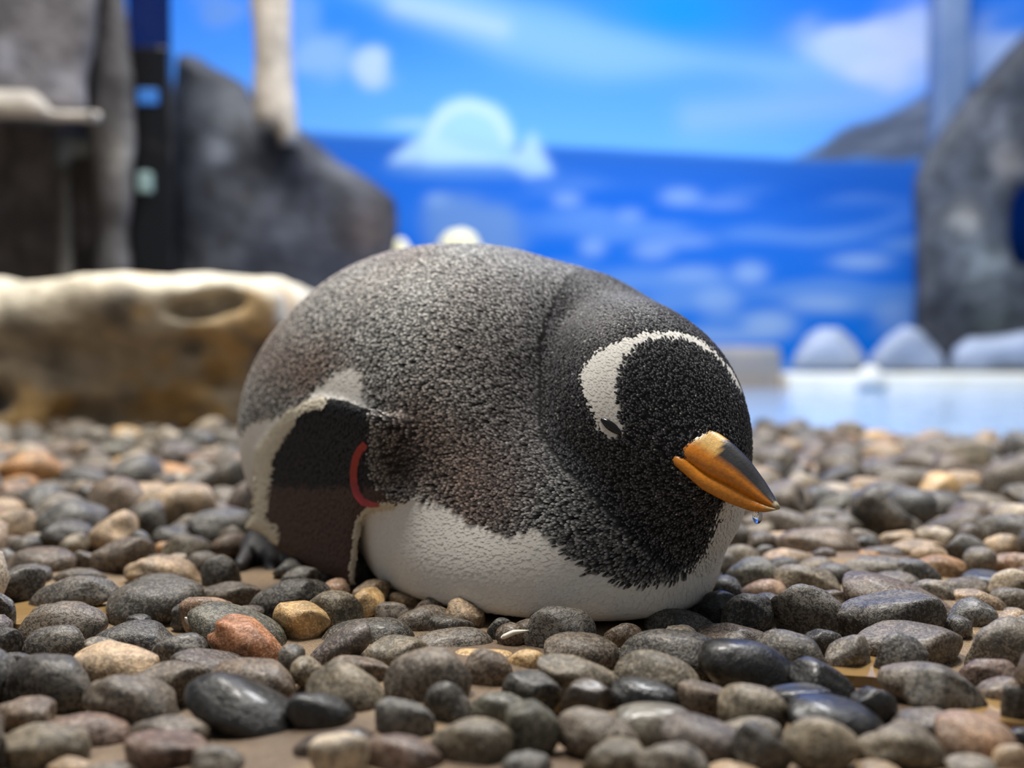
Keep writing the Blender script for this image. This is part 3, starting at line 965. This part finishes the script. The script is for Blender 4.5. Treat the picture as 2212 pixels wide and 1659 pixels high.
# pool, white rim, ice blocks
pw_x0 = -.5
pool = mesh_obj('pool_water', *(lambda g: (np.stack([g[0], g[1], np.full(g[0].shape, .014)], -1).reshape(-1, 3), grid_faces(*g[0].shape)))(np.meshgrid(np.linspace(pw_x0, 6, 60), np.linspace(0, 1, 30), indexing='ij')), M_WATER)
me = pool.data
co = np.empty(len(me.vertices) * 3, np.float32); me.vertices.foreach_get('co', co); co = co.reshape(-1, 3)
edge = np.clip(2.19 - .78 * (co[:, 0] - .468), 1.5, 2.66) + .03 * np.sin(co[:, 0] * 7)
co[:, 1] = edge + (4.45 - edge) * co[:, 1]
me.vertices.foreach_set('co', co.ravel()); me.update()
tag(pool, 'pale blue pool water beyond the pebble beach', 'pool')
def lump_obj(name, boxes, Y0, half, rnd, seed, mat, label, cat, group=None, step=.02, amp=.012):
    nz = SineNoise(seed, 14, 2)
    allp = [pt for b in boxes for pt in b]
    def f(p):
        d = None
        for b in boxes:
            e = pxsheet(p, b, Y0, half, rnd)
            d = e if d is None else smin(d, e, .05)
        return d + amp * nz(p)
    lo, hi = bounds(allp, Y0, half)
    v, q = nets(f, lo, hi, step, 1)
    return tag(mesh_obj(name, v, q, mat), label, cat, group)
ra, rb = P(1697, 832, 4.5), P(3200, 806, 4.5)
rim = box_obj('pool_rim', (ra[0], 4.45, -.02), (4.2, 4.72, rb[2]), M_SNOW, .02)
tag(rim, 'long white painted rim along the far pool edge', 'ledge')
lump_obj('ice_block', [[(1712, 799), (1716, 766), (1745, 735), (1775, 716), (1812, 712), (1840, 735), (1862, 768), (1868, 799)]], 4.6, .10, .08, 81, M_ICE, 'domed pale ice block farthest from the arch rock', 'ice block', 'ice blocks on the white rim')
lump_obj('ice_block', [[(1876, 799), (1882, 768), (1915, 735), (1955, 708), (1985, 716), (2010, 745), (2034, 772), (2040, 799)]], 4.6, .10, .08, 82, M_ICE, 'peaked pale ice block standing between two other ice blocks', 'ice block', 'ice blocks on the white rim')
lump_obj('ice_block', [[(2054, 799), (2060, 752), (2090, 726), (2150, 722), (2230, 714), (2330, 712), (2350, 799)]], 4.6, .10, .07, 83, M_ICE, 'long low pale ice block below the arch rock', 'ice block', 'ice blocks on the white rim')
lump_obj('snow_lump', [[(1846, 840), (1852, 808), (1870, 788), (1896, 792), (1912, 815), (1916, 840)]], 4.40, .06, .05, 84, M_SNOW, 'small bright white lump on the pool rim', 'snow', None, .016, .006)
M_GREYB = mat_plain('grey_block_paint', (136, 138, 142), .6, .3, 0, None, (4, (168, 158, 150)))
ga, gb = P(1480, 870, 4.6), P(1685, 748, 4.6)
tag(box_obj('grey_block', (ga[0], 4.55, -.02), (gb[0], 4.9, gb[2]), M_GREYB, .03), 'low grey block beside the ice blocks', 'block')
M_YEL = mat_plain('cream_lump', (240, 236, 200), .5, .3, 0, (20, .3, .01), (12, (228, 222, 178)))
ra2 = P(500, 600, 4.3)
lump_obj('backdrop_boulder', [[(700, 855), (720, 600), (850, 560), (960, 540), (1090, 560), (1160, 640), (1200, 855)]], 4.35, .2, .1, 85, M_GREYB, 'low grey boulder behind the penguin, under the cream lumps', 'rock', None, .035)
lump_obj('cream_lump', [[(834, 590), (838, 540), (850, 516), (872, 514), (890, 540), (902, 590)]], 4.26, .05, .05, 86, M_YEL, 'small cream lump behind the penguin, beside the sloping rock', 'lump', None, .014, .004)
lump_obj('cream_lump', [[(938, 562), (948, 520), (968, 500), (1000, 494), (1024, 506), (1040, 535), (1046, 562)]], 4.30, .06, .06, 87, M_YEL, 'wider cream lump showing above the highest point of the penguin', 'lump', None, .014, .004)

# ------------------------------------------------------------------ pebbles
import bmesh
rnd = random.Random(5)
rs = np.random.RandomState(99)
def ico(sub):
    bm = bmesh.new(); bmesh.ops.create_icosphere(bm, subdivisions=sub, radius=1.0)
    v = np.array([x.co[:] for x in bm.verts]); f = np.array([[q.index for q in p.verts] for p in bm.faces]); bm.free()
    return v, f
IV4, IF4 = ico(4); IV3, IF3 = ico(3)
def pebble_shape(iv, seed, angular):
    r = np.random.RandomState(seed)
    v = iv.copy()
    v = np.sign(v) * np.abs(v) ** r.uniform(.86, 1.0)            # slightly boxy ovals
    # a few soft flats
    for _ in range(3 + int(4 * angular)):
        d = r.normal(size=3); d /= np.linalg.norm(d)
        h = r.uniform(.62, .92); s = v @ d
        over = np.maximum(s - h, 0)
        v -= d * (over * (.55 + .35 * angular))[:, None]
    v *= (1 + .10 * SineNoise(seed, 1.7, 2)(iv) + (.03 + .05 * angular) * SineNoise(seed + 500, 4.5, 2)(iv))[:, None]
    v[:, 0] += .22 * r.uniform(-1, 1) * v[:, 0] ** 2 * np.sign(r.uniform(-1, 1)) * .5
    mn, mx = v.min(0), v.max(0)
    return (v - (mn + mx) / 2) / ((mx - mn) / 2)
NP = 14
PROTO = []
for k in range(NP):
    me = bpy.data.meshes.new('pebble')
    vv_ = pebble_shape(IV4, 100 + k, k / NP)
    me.from_pydata(vv_.tolist(), [], IF4.tolist())
    me.polygons.foreach_set('use_smooth', np.ones(len(me.polygons), bool))
    me.materials.append(M_PEB); me.update()
    PROTO.append(me)
SHAPE3 = [pebble_shape(IV3, 100 + k, k / NP) for k in range(NP)]
IV2, IF2 = ico(2)
SHAPE2 = [pebble_shape(IV2, 100 + k, k / NP) for k in range(NP)]

COLS = {  # name: (rgb, wetness)
    'black': ((38, 38, 41), .45), 'charcoal': ((56, 56, 58), .3), 'dark grey': ((74, 74, 74), .2), 'grey': ((98, 97, 94), .15), 'blue grey': ((74, 82, 94), .3),
    'green grey': ((78, 84, 76), .25), 'olive': ((104, 98, 80), .15), 'brown': ((98, 80, 64), .25), 'grey brown': ((90, 82, 74), .2), 'tan': ((146, 128, 104), .15), 'reddish brown': ((104, 74, 64), .3),
    'orange brown': ((166, 108, 66), .3), 'cream': ((190, 164, 116), .35), 'purple grey': ((84, 76, 82), .3), 'pinkish tan': ((160, 126, 102), .2), 'golden brown': ((150, 112, 62), .25),
    'glossy black': ((26, 27, 31), 1.0), 'glossy brown': ((78, 62, 50), .9), 'silver grey': ((110, 114, 114), .9), 'pale grey': ((142, 140, 134), .1)}
for k_, (c_, w_) in COLS.items():
    g_ = sum(c_) / 3
    keep_ = .8 if k_ in ('orange brown', 'cream', 'golden brown') else .62
    dk_ = .80 if k_ not in ('orange brown', 'cream', 'golden brown', 'tan', 'pale grey') else .92
    warm = (1.07, 1.0, .90)
    COLS[k_] = (tuple((g_ + (v_ - g_) * keep_) * dk_ * m_ for v_, m_ in zip(c_, warm)), w_)
# hand-measured stones: x, y, width, height in the photo, tilt, colour (left half, then right half); crops were at twice the photo's size
HL = """40 125 120 110 0 blue_grey;210 130 250 130 0 brown;390 130 90 90 0 grey_brown;525 110 240 160 8 brown;800 75 190 130 0 olive;620 140 110 90 0 olive;700 175 300 120 -14 tan;875 130 120 90 0 grey
955 170 150 150 0 charcoal;1010 30 100 110 30 grey;60 240 240 150 15 charcoal;345 195 210 80 0 grey_brown;400 240 220 90 -20 glossy_black;300 290 340 160 18 dark_grey;280 335 250 100 0 grey_brown
275 395 330 170 0 grey_brown;10 350 100 180 0 charcoal;210 480 230 150 0 dark_grey;30 490 150 160 0 charcoal;70 580 160 120 0 black;690 205 240 80 0 dark_grey;665 300 360 170 5 dark_grey
990 265 250 90 0 grey_brown;1220 290 310 150 20 charcoal;1300 215 160 130 0 dark_grey;1450 345 230 170 0 olive;800 350 110 100 0 blue_grey;905 350 200 160 10 pinkish_tan;1100 340 130 60 0 purple_grey
1240 390 220 150 -15 cream;1090 435 400 160 -20 green_grey;1050 470 300 180 -28 orange_brown;555 440 340 110 4 charcoal;610 370 110 50 0 black;775 510 220 150 0 charcoal;490 570 370 190 0 tan
215 640 360 220 0 charcoal;560 730 380 200 -25 grey_brown;760 640 270 150 0 grey_brown;1050 620 360 160 0 brown;1010 565 400 110 -10 purple_grey;1030 780 520 210 -27 glossy_black;1380 785 290 170 -30 glossy_black
1490 690 320 220 -28 olive;1560 610 240 150 0 brown;1470 505 300 120 35 purple_grey;1560 415 380 100 5 dark_grey;1710 530 250 150 0 olive;1850 640 330 260 15 grey_brown;1955 750 170 200 25 charcoal
1750 820 230 200 0 blue_grey;2100 610 190 180 -25 brown;1710 350 150 90 0 grey_brown;1830 370 210 110 0 grey_brown;1930 400 170 90 0 dark_grey;1960 470 340 110 0 grey_brown;2150 430 110 120 0 dark_grey
2090 545 300 90 -5 cream;375 830 360 110 -10 reddish_brown;200 910 320 170 0 olive;100 780 260 130 0 brown;790 860 320 120 -8 grey_brown;660 950 320 140 0 reddish_brown;900 980 220 120 0 grey
1450 925 330 150 0 glossy_brown;1830 960 320 180 -18 reddish_brown;2060 910 340 220 -10 olive;2140 770 260 150 -15 green_grey;10 940 60 150 0 charcoal;330 1005 180 60 0 tan;560 995 200 60 0 grey_brown"""
HR = """970 110 180 120 0 olive;1150 30 160 70 0 tan;1320 50 330 150 0 brown;1090 90 100 70 0 blue_grey;1525 50 130 80 0 charcoal;1670 30 170 80 0 tan;1200 120 200 100 0 tan;1030 185 250 140 12 green_grey
1270 215 260 140 -20 olive;1110 245 180 90 0 pinkish_tan;1385 195 150 110 0 charcoal;1580 165 280 120 0 grey;1720 180 180 120 -25 blue_grey;1860 160 260 120 -8 golden_brown;1660 220 180 90 0 grey_brown
1600 90 170 70 0 purple_grey;1740 75 220 80 0 tan;1950 75 180 130 -20 blue_grey;2120 60 150 100 20 tan;2160 130 180 70 0 pinkish_tan;2040 205 230 80 -6 glossy_black;1960 240 220 90 0 grey_brown
900 255 180 140 0 charcoal;890 330 170 160 0 glossy_black;770 320 130 110 0 dark_grey;1075 355 190 190 -20 charcoal;1260 345 310 220 -30 dark_grey;1680 300 440 170 -18 brown;1400 310 160 120 0 brown
1610 385 400 220 18 charcoal;1810 275 210 130 -15 grey;2020 310 200 110 -15 tan;2160 290 170 100 0 grey;1970 365 210 140 30 blue_grey;1740 490 420 180 0 grey_brown;2100 490 330 260 10 grey
1690 540 210 190 -25 charcoal;1430 540 200 150 25 grey;1220 525 280 180 -10 dark_grey;720 390 270 110 -10 charcoal;690 520 430 190 -5 charcoal;1000 570 400 220 -25 glossy_black;980 445 320 90 -8 brown
210 430 270 220 -15 charcoal;480 440 150 100 0 brown;330 520 300 150 -5 grey_brown;300 640 370 180 -18 olive;620 620 330 190 -18 olive;60 560 160 110 0 cream;80 700 230 180 -20 black
320 730 190 180 -20 glossy_brown;590 710 270 130 -10 glossy_black;610 830 340 160 -5 silver_grey;860 730 220 140 0 brown;1000 755 270 180 -10 olive;1340 645 260 140 -28 glossy_black;1240 715 260 110 10 glossy_black
1390 805 370 160 -10 glossy_black;1560 745 180 150 0 glossy_black;1800 650 350 170 -12 grey_brown;1860 710 310 200 -28 dark_grey;2050 625 230 170 -10 reddish_brown;2110 700 180 120 20 brown;2180 755 110 200 0 charcoal
1800 810 290 90 10 purple_grey;1690 920 370 180 -12 olive;1930 895 310 180 -10 pinkish_tan;1310 915 300 200 -15 olive;1090 945 240 170 -30 charcoal;1020 845 260 110 0 grey;830 905 350 160 -15 purple_grey
840 975 320 160 -20 grey;430 955 250 150 0 olive;330 880 340 180 -15 grey_brown;80 860 230 230 -20 green_grey;60 995 220 100 0 charcoal;1580 1012 200 60 0 tan;1990 1005 200 70 0 grey;2150 975 140 120 0 tan
2160 895 120 90 0 glossy_black;2170 355 90 60 0 grey;920 1008 200 50 0 tan"""
stones = []   # dict per stone
def add_stone(pos, r, ang, yaw, colname, hand):
    stones.append(dict(p=np.array(pos), r=np.array(r), ang=ang, yaw=yaw, col=colname, hand=hand, k=rs.randint(NP)))
for txt, ox in ((HL, 0.0), (HR, 1106.0)):
    for ent in txt.replace('\n', ';').split(';'):
        a = ent.split()
        cx, cy, w, h, ang = map(float, a[:5])
        col = a[5].replace('_', ' ')
        cx = ox + cx / 2; cy = 1150 + cy / 2; w /= 2; h /= 2
        yb = cy + h * .42
        dg = HC * FPX / (yb - HOR)
        rx = w / 2 * dg / FPX * 1.12
        ry = rx * rs.uniform(.62, .85)
        dc_ = dg + ry * .55
        sc_ = dc_ / FPX
        rx = w / 2 * sc_ * 1.15
        if abs(ang) > 10:
            pz = P(cx, cy, dc_)
            rz = h / 2 * sc_ * 1.2
            pz[2] -= .1 * rz
        else:
            pz = P(cx, cy - h / 2, dc_)
            rz = max(h * .68 * sc_, .5 * rx)
            pz[2] -= rz
        add_stone(pz, (rx, ry, rz), math.radians(ang), rs.uniform(-.35, .35), col, True)
n_hand = len(stones)

# the rest of the bed, scattered without heavy overlap
def in_body(x, y):
    q = np.array([x, y, .02])
    d = core(q[None])[0]
    return d
pal = ['grey', 'dark grey', 'charcoal', 'grey brown', 'olive', 'brown', 'tan', 'blue grey', 'pale grey', 'pinkish tan', 'purple grey', 'green grey', 'golden brown', 'glossy black', 'cream']
palw = np.array([16, 12, 7, 16, 13, 11, 14, 8, 8, 6, 4, 4, 2, 1.5, 2.5]); palw = palw / palw.sum()
hp2 = np.array([s_['p'][:2] for s_ in stones]); hr2 = np.array([(s_['r'][0] + s_['r'][1]) / 2 for s_ in stones])
px_, rr_ = [hp2], [hr2]
cand_n = 26000
cy_ = rs.uniform(.45, 2.62, cand_n)
cx_ = rs.uniform(-1, 1, cand_n) * (1.0 + .35 * cy_)
cr_ = np.clip(rs.lognormal(math.log(.0195), .27, cand_n), .010, .032)
inf_ = np.abs(cx_) < .49 * cy_ + .01
cr_ = np.where((cy_ < .98) & inf_, np.clip(cr_ * .62, .009, .014), cr_)
cr_ = np.where((cy_ < .54) & inf_, np.clip(cr_ * 1.3, .011, .017), cr_)
order = np.argsort(-cr_ + rs.uniform(0, .012, cand_n))
cell = {}
def put(x, y, r):
    cell.setdefault((int(math.floor(x / .08)), int(math.floor(y / .08))), []).append((x, y, r))
for (x, y), r in zip(hp2, hr2): put(x, y, r)
acc = []
XLEDGE = P(600, 0, 2.12)[0]
qd = core(np.stack([cx_, cy_, np.full(cand_n, .02)], -1))
pxx, pyy = proj(np.stack([cx_, cy_, np.full(cand_n, .01)], -1))
for i_ in order:
    x, y, r = cx_[i_], cy_[i_], cr_[i_]
    if qd[i_] < -.01: continue
    if (x - FOOTC[0]) ** 2 + (y - FOOTC[1] + .03) ** 2 < .055 ** 2: continue
    lim = min(2.6, max(1.55, 2.16 - .78 * (x - .468)))
    if y > lim: continue
    if x < XLEDGE and y > 2.11: continue
    loose = 1.02 if (pyy[i_] > 1170 and inf_[i_]) else .78
    ci, cj = int(math.floor(x / .08)), int(math.floor(y / .08))
    good = True
    for a in (-1, 0, 1):
        for b in (-1, 0, 1):
            for (X, Yy, Rr) in cell.get((ci + a, cj + b), ()):
                if (X - x) ** 2 + (Yy - y) ** 2 < (loose * (r + Rr)) ** 2:
                    good = False; break
            if not good: break
        if not good: break
    if not good: continue
    put(x, y, r); acc.append(i_)
for i_ in acc:
    r = cr_[i_]
    rx = r * rs.uniform(.95, 1.35); ry = r * rs.uniform(.8, 1.05); rz = r * rs.uniform(.55, .95)
    add_stone((cx_[i_], cy_[i_], rz * rs.uniform(.35, .85)), (rx, ry, rz), rs.normal() * .3, rs.uniform(-1.4, 1.4), pal[rs.choice(len(pal), p=palw)], False)

def settle():
    n = len(stones)
    Pq = np.array([s_['p'] for s_ in stones]); Rq = np.array([s_['r'] for s_ in stones])
    Mq = np.array([np.array(Matrix.Rotation(-s_['ang'], 3, 'Y') @ Matrix.Rotation(s_['yaw'], 3, 'Z')) for s_ in stones])
    hand = np.arange(n) < n_hand
    def reach(i, d):            # half size of stone i along direction d
        return 1 / (np.linalg.norm(np.einsum('nij,ni->nj', Mq[i], d) / Rq[i], axis=1) + 1e-9)
    I, J = [], []
    for i in range(n):
        j = np.where((np.abs(Pq[i + 1:, 0] - Pq[i, 0]) < .12) & (np.abs(Pq[i + 1:, 1] - Pq[i, 1]) < .12))[0] + i + 1
        I.append(np.full(len(j), i)); J.append(j)
    I = np.concatenate(I); J = np.concatenate(J)
    def over():
        d = Pq[J] - Pq[I]; L = np.linalg.norm(d, axis=1) + 1e-9; d = d / L[:, None]
        return reach(I, d) + reach(J, d) - L, d
    near_bird = np.where((np.abs(Pq[:, 0] + .05) < .4) & (Pq[:, 1] > .5) & (Pq[:, 1] < 1.3))[0]
    near_ledge = np.where((Pq[:, 1] > 1.9) & (Pq[:, 0] < -.3))[0]
    for it in range(40):
        o, d = over()
        k = np.where(o > .0015)[0]
        h = d[k].copy(); h[:, 2] = 0
        h /= np.linalg.norm(h, axis=1, keepdims=True) + 1e-6
        wi = np.where(hand[I[k]], np.where(hand[J[k]], .5, .0), np.where(hand[J[k]], 1.0, .5))
        wj = np.where(hand[J[k]], np.where(hand[I[k]], .5, .0), np.where(hand[I[k]], 1.0, .5))
        st = (o[k] * .45)[:, None]
        mv = np.zeros_like(Pq)
        np.add.at(mv, I[k], -h * st * wi[:, None]); np.add.at(mv, J[k], h * st * wj[:, None])
        Pq[:] += np.clip(mv, -.006, .006)
        for idx, fn, slack in ((near_bird, penguin_sdf, .004), (near_bird, foot_sdf, .003), (near_ledge, ledge, .004)):
            sd, g = grad(fn, Pq[idx])
            r_ = reach(idx, g)
            pen = r_ - slack - fn(Pq[idx])
            m = pen > 0
            g = g * [1, 1, 0]; g /= np.linalg.norm(g, axis=1, keepdims=True) + 1e-6
            Pq[idx[m]] += g[m] * np.clip(pen[m], 0, .006)[:, None] * .6
    for it in range(10):        # what is still wedged gets a little smaller
        o, d = over()
        k = np.where(o > .0025)[0]
        sh = np.ones(n)
        for a in (I, J):
            oth = J if a is I else I
            f = 1 - np.clip(.35 * o[k] / Rq[a[k]].mean(1), 0, .06) * np.where(hand[a[k]] & ~hand[oth[k]], .15, 1)
            np.minimum.at(sh, a[k], f)
        Pq[:, 2] -= Rq[:, 2] * (1 - sh) * .5
        Rq *= sh[:, None]
    o, d = over()
    print('SETTLED', (o > .004).sum(), (o > .01).sum())
    for s_, p_, r_ in zip(stones, Pq, Rq): s_['p'] = p_; s_['r'] = r_
settle()

# which 300 show largest in the frame and clear of the penguin
SIL = [(497, 1000), (520, 880), (560, 790), (640, 680), (760, 590), (900, 540), (1040, 525), (1180, 545), (1400, 625), (1530, 720), (1592, 830), (1600, 940), (1680, 1090), (1590, 1110), (1560, 1220), (1400, 1335), (1250, 1345), (960, 1320), (770, 1270), (600, 1190), (500, 1100)]
PP = np.array([s_['p'] for s_ in stones]); RR = np.array([s_['r'] for s_ in stones])
sx, sy = proj(PP); siz = RR[:, 0] * RR[:, 2] / PP[:, 1] ** 2
vis = (PP[:, 1] > .3) & (sx > -20) & (sx < 2232) & (sy < 1690) & (sy > 900)
vis &= poly_dist(sx.astype(np.float32), sy.astype(np.float32), SIL) > -15
rank = np.where(vis, siz, -1.0); rank[:n_hand] += np.where(vis[:n_hand], 10, 0)
chosen = np.argsort(-rank)[:300]; chosen = [int(c) for c in chosen if rank[c] > 0]
cs_ = set(chosen)
# landmarks named in the labels
LM = [('the penguin\'s breast', P(1400, 1330, .74)), ('the flipper tip', P(720, 1270, .84)), ('the orange brown pebble', None), ('the cream quartz pebble', None), ('the big glossy black pebble', None), ('the long glossy black pebble', None),
      ('the golden brown pebble', None), ('the pinkish quartz pebble', None), ('the silver grey wet pebble', None)]
special = {}
def find(px0, py0):
    return int(np.argmin(np.hypot(sx[:n_hand] - px0, sy[:n_hand] - py0)))
sp_list = [('orange brown pebble', 525, 1385, 'orange brown triangular pebble, the most orange stone'), ('cream quartz pebble', 620, 1345, 'cream yellow quartz pebble behind the orange one'),
           ('big glossy black pebble', 1606, 1435, 'big glossy black wet pebble with a sharp ridge'), ('long glossy black pebble', 515, 1540, 'long tilted glossy black pebble with a pale sheen'),
           ('golden brown pebble', 2036, 1230, 'golden brown rough pebble among grey ones'), ('pinkish quartz pebble', 452, 1325, 'pinkish tan quartz pebble beside the large dark grey one'), ('silver grey wet pebble', 1411, 1565, 'silver grey wet pebble full of glints')]
for nm, a, b, lab in sp_list: special[find(a, b)] = (nm, lab)
lmk = [("the penguin's breast", P(1400, 1335, .74)), ("the penguin's belly", P(1000, 1310, .78)), ('the flipper tip', P(720, 1270, .84))] + [('the ' + v_[0], PP[k_]) for k_, v_ in special.items()]
LMP = np.array([q_[1][:2] for q_ in lmk])
used = {}
labs = {}
for c in chosen:
    s_ = stones[c]
    if c in special:
        labs[c] = special[c][1]; continue
    rx, ry, rz = s_['r']
    size = 'small' if rx < .019 else 'large' if rx > .031 else 'mid-sized'
    asp = rx / rz
    shape = 'flat' if asp > 2.1 else 'long' if asp > 1.6 else 'rounded' if asp > 1.05 else 'upright'
    if abs(s_['ang']) > .32: shape = 'tilted ' + shape
    d_ = np.hypot(*(LMP - s_['p'][:2]).T)
    m_ = int(np.argmin(d_))
    dd = d_[m_]
    rel = 'touching' if dd < .055 else 'close to' if dd < .11 else 'a short way from' if dd < .2 else 'well away from' if dd < .4 else 'far from'
    if s_['p'][1] > 1.05: rel = 'behind'
    if rel == 'behind':
        nmz = 'the penguin, pool side' if s_['p'][0] > 0 else 'the penguin, ledge side'
        labs[c] = f"{size} {s_['col']} {shape} pebble {rel} {nmz}"
    else:
        labs[c] = f"{size} {s_['col']} {shape} pebble {rel} {lmk[m_][0]}"
from collections import Counter
CH = np.array(chosen)
for _pass in range(2):
    cnt_ = Counter(labs.values())
    for c in chosen:
        if cnt_[labs[c]] < 2 or c in special: continue
        d_ = np.hypot(*(PP[CH][:, :2] - stones[c]['p'][:2]).T)
        nb = CH[np.argsort(d_)[1 + _pass]]
        add = (' by a ' if _pass == 0 else ' and a ') + stones[nb]['col'] + ' one'
        if len((labs[c] + add).split()) <= 16: labs[c] += add
for c in chosen:
    s_ = stones[c]
    o = bpy.data.objects.new('pebble', PROTO[s_['k']])
    COL.objects.link(o)
    o.location = s_['p']
    o.rotation_euler = (Matrix.Rotation(-s_['ang'], 3, 'Y') @ Matrix.Rotation(s_['yaw'], 3, 'Z')).to_euler()
    o.scale = s_['r']
    rgb, wet = COLS[s_['col']]
    j_ = rs.uniform(.85, 1.15)
    o.color = tuple(float(x) for x in lin(rgb) * j_) + (wet,)
    same = labs[c]
    tag(o, same, 'pebble', 'pebbles lying in the open around the penguin' if c in special else same + 's')
    s_['done'] = True
# everything else is one bed
vs_, fs_, cc_, ww_ = [], [], [], []
off = 0
for c, s_ in enumerate(stones):
    if c in cs_: continue
    near = s_['p'][1] < 1.15 and vis[c]
    base = SHAPE3[s_['k']] if near else SHAPE2[s_['k']]
    fcs = IF3 if near else IF2
    m3 = np.array(Matrix.Rotation(-s_['ang'], 3, 'Y') @ Matrix.Rotation(s_['yaw'], 3, 'Z'))
    v = (base * s_['r']) @ m3.T + s_['p']
    vs_.append(v); fs_.append(fcs + off); off += len(v)
    rgb, wet = COLS[s_['col']]
    cc_.append(np.tile(lin(rgb) * rs.uniform(.85, 1.2), (len(v), 1))); ww_.append(np.full(len(v), wet))
bed = mesh_obj('pebble_bed', np.concatenate(vs_), np.concatenate(fs_), M_PEBS, colors=np.concatenate(cc_))
wa = bed.data.attributes.new('wet', 'FLOAT', 'POINT'); wa.data.foreach_set('value', np.concatenate(ww_).astype(np.float32))
tag(bed, 'grey and brown pebbles covering the rest of the beach', 'pebbles', None, 'stuff')
print('STONES', n_hand, len(stones), len(chosen), len(set(labs.values())), 'feathers', n_, 'body', len(pv), 'bedtris', sum(len(f) for f in fs_))

# puddles between the stones
def puddle_mat():
    t = NT('puddle_water')
    t.set(Base_Color=tuple(lin((140, 112, 72))), Roughness=.08, Specular_IOR_Level=.6)
    t.bump(t.noise(60, 2, .5, t.pos()), .15, .004)
    return t.m
M_PUD = puddle_mat()
for u, v, w, lab in [(60, 1335, 60, 'small shallow puddle beside dark pebbles near the flipper side'), (1875, 1455, 62, 'amber puddle between dark pebbles beyond the glossy black one'), (2150, 1550, 60, 'amber puddle beside a reddish brown rough pebble'), (1215, 1510, 50, 'narrow puddle in front of a brown striped pebble'), (215, 1325, 36, 'tiny puddle by a dark oval pebble')]:
    d0 = HC * FPX / (v - HOR)
    c0 = P(u, v, d0); r0 = w * d0 / FPX * 1.5
    th = np.linspace(0, 2 * math.pi, 28, endpoint=False)
    rr = r0 * (1 + .18 * np.sin(2 * th + u) + .12 * np.sin(3 * th + v))
    ring = np.stack([c0[0] + rr * np.cos(th), c0[1] + rr * np.sin(th) * 1.1, np.full(28, .0022)], -1)
    vsx = np.concatenate([ring, ring * [1, 1, 0] + [0, 0, -.004]])
    fcx = [list(range(28))] + [[k, 28 + k, 28 + (k + 1) % 28, (k + 1) % 28] for k in range(28)]
    tag(mesh_obj('puddle', vsx, fcx, M_PUD, smooth=False), lab, 'puddle', 'puddles between the pebbles')

# a loose white feather lying by the breast
M_DOWN = mat_plain('white_down', (222, 218, 206), .7, .2)
def stone_depth(px0, py0):
    """distance along Y at which a photo pixel meets the nearest pebble, else the sand"""
    d0 = ray(px0, py0); best = HC / max(1e-6, -d0[2]) * d0[1]
    o0 = np.array([0, 0, HC])
    for s_ in stones:
        if abs(s_['p'][1] - best) > .25: continue
        m3 = np.array(Matrix.Rotation(-s_['ang'], 3, 'Y') @ Matrix.Rotation(s_['yaw'], 3, 'Z'))
        a = (m3.T @ d0) / s_['r']; b = (m3.T @ (o0 - s_['p'])) / s_['r']
        A, B, C = a @ a, a @ b, b @ b - .93
        if B * B - A * C > 0:
            t = (-B - math.sqrt(B * B - A * C)) / A
            if t > 0: best = min(best, t * d0[1])
    return best
def ribbon(name, pts, Y, wid, label):
    Y = [stone_depth(*q_) - .001 for q_ in pts]
    Y = [min(y_, min(Y) + .012) for y_ in Y]
    pts = np.array(pts, float); s = np.linspace(0, 1, 24); k = np.linspace(0, 1, len(pts))
    x = np.interp(s, k, pts[:, 0]); y = np.interp(s, k, pts[:, 1]); yy = np.interp(s, np.linspace(0, 1, len(Y)), Y)
    c = P(x, y, yy); t = np.gradient(c, axis=0); t /= np.linalg.norm(t, axis=1, keepdims=True)
    b = np.cross(t, [0, -1, .3]); b /= np.linalg.norm(b, axis=1, keepdims=True)
    w = wid * np.sin(np.pi * np.clip(s, .04, .97)) ** .6
    n = np.cross(t, b)
    vs = np.stack([c - b * w[:, None], c + n * .0006, c + b * w[:, None], c - n * .0006], 1).reshape(-1, 3)
    i = np.arange(96).reshape(24, 4); j = np.roll(i, -1, 1)
    q = np.stack([i[:-1], j[:-1], j[1:], i[1:]], -1).reshape(-1, 4)
    tag(mesh_obj(name, vs, [list(map(int, f)) for f in q] + [[3, 2, 1, 0], [92, 93, 94, 95]], M_DOWN), label, 'feather')
ribbon('loose_feather', [(1074, 1392), (1088, 1376), (1110, 1366), (1142, 1362)], [.668, .672, .678, .690], .0016, 'curved white feather lying against a black pebble below the breast')
ribbon('loose_feather', [(418, 1358), (412, 1346), (404, 1338), (399, 1334)], [.68, .68, .682, .684], .0018, 'tiny white tuft of down on the pinkish quartz pebble')
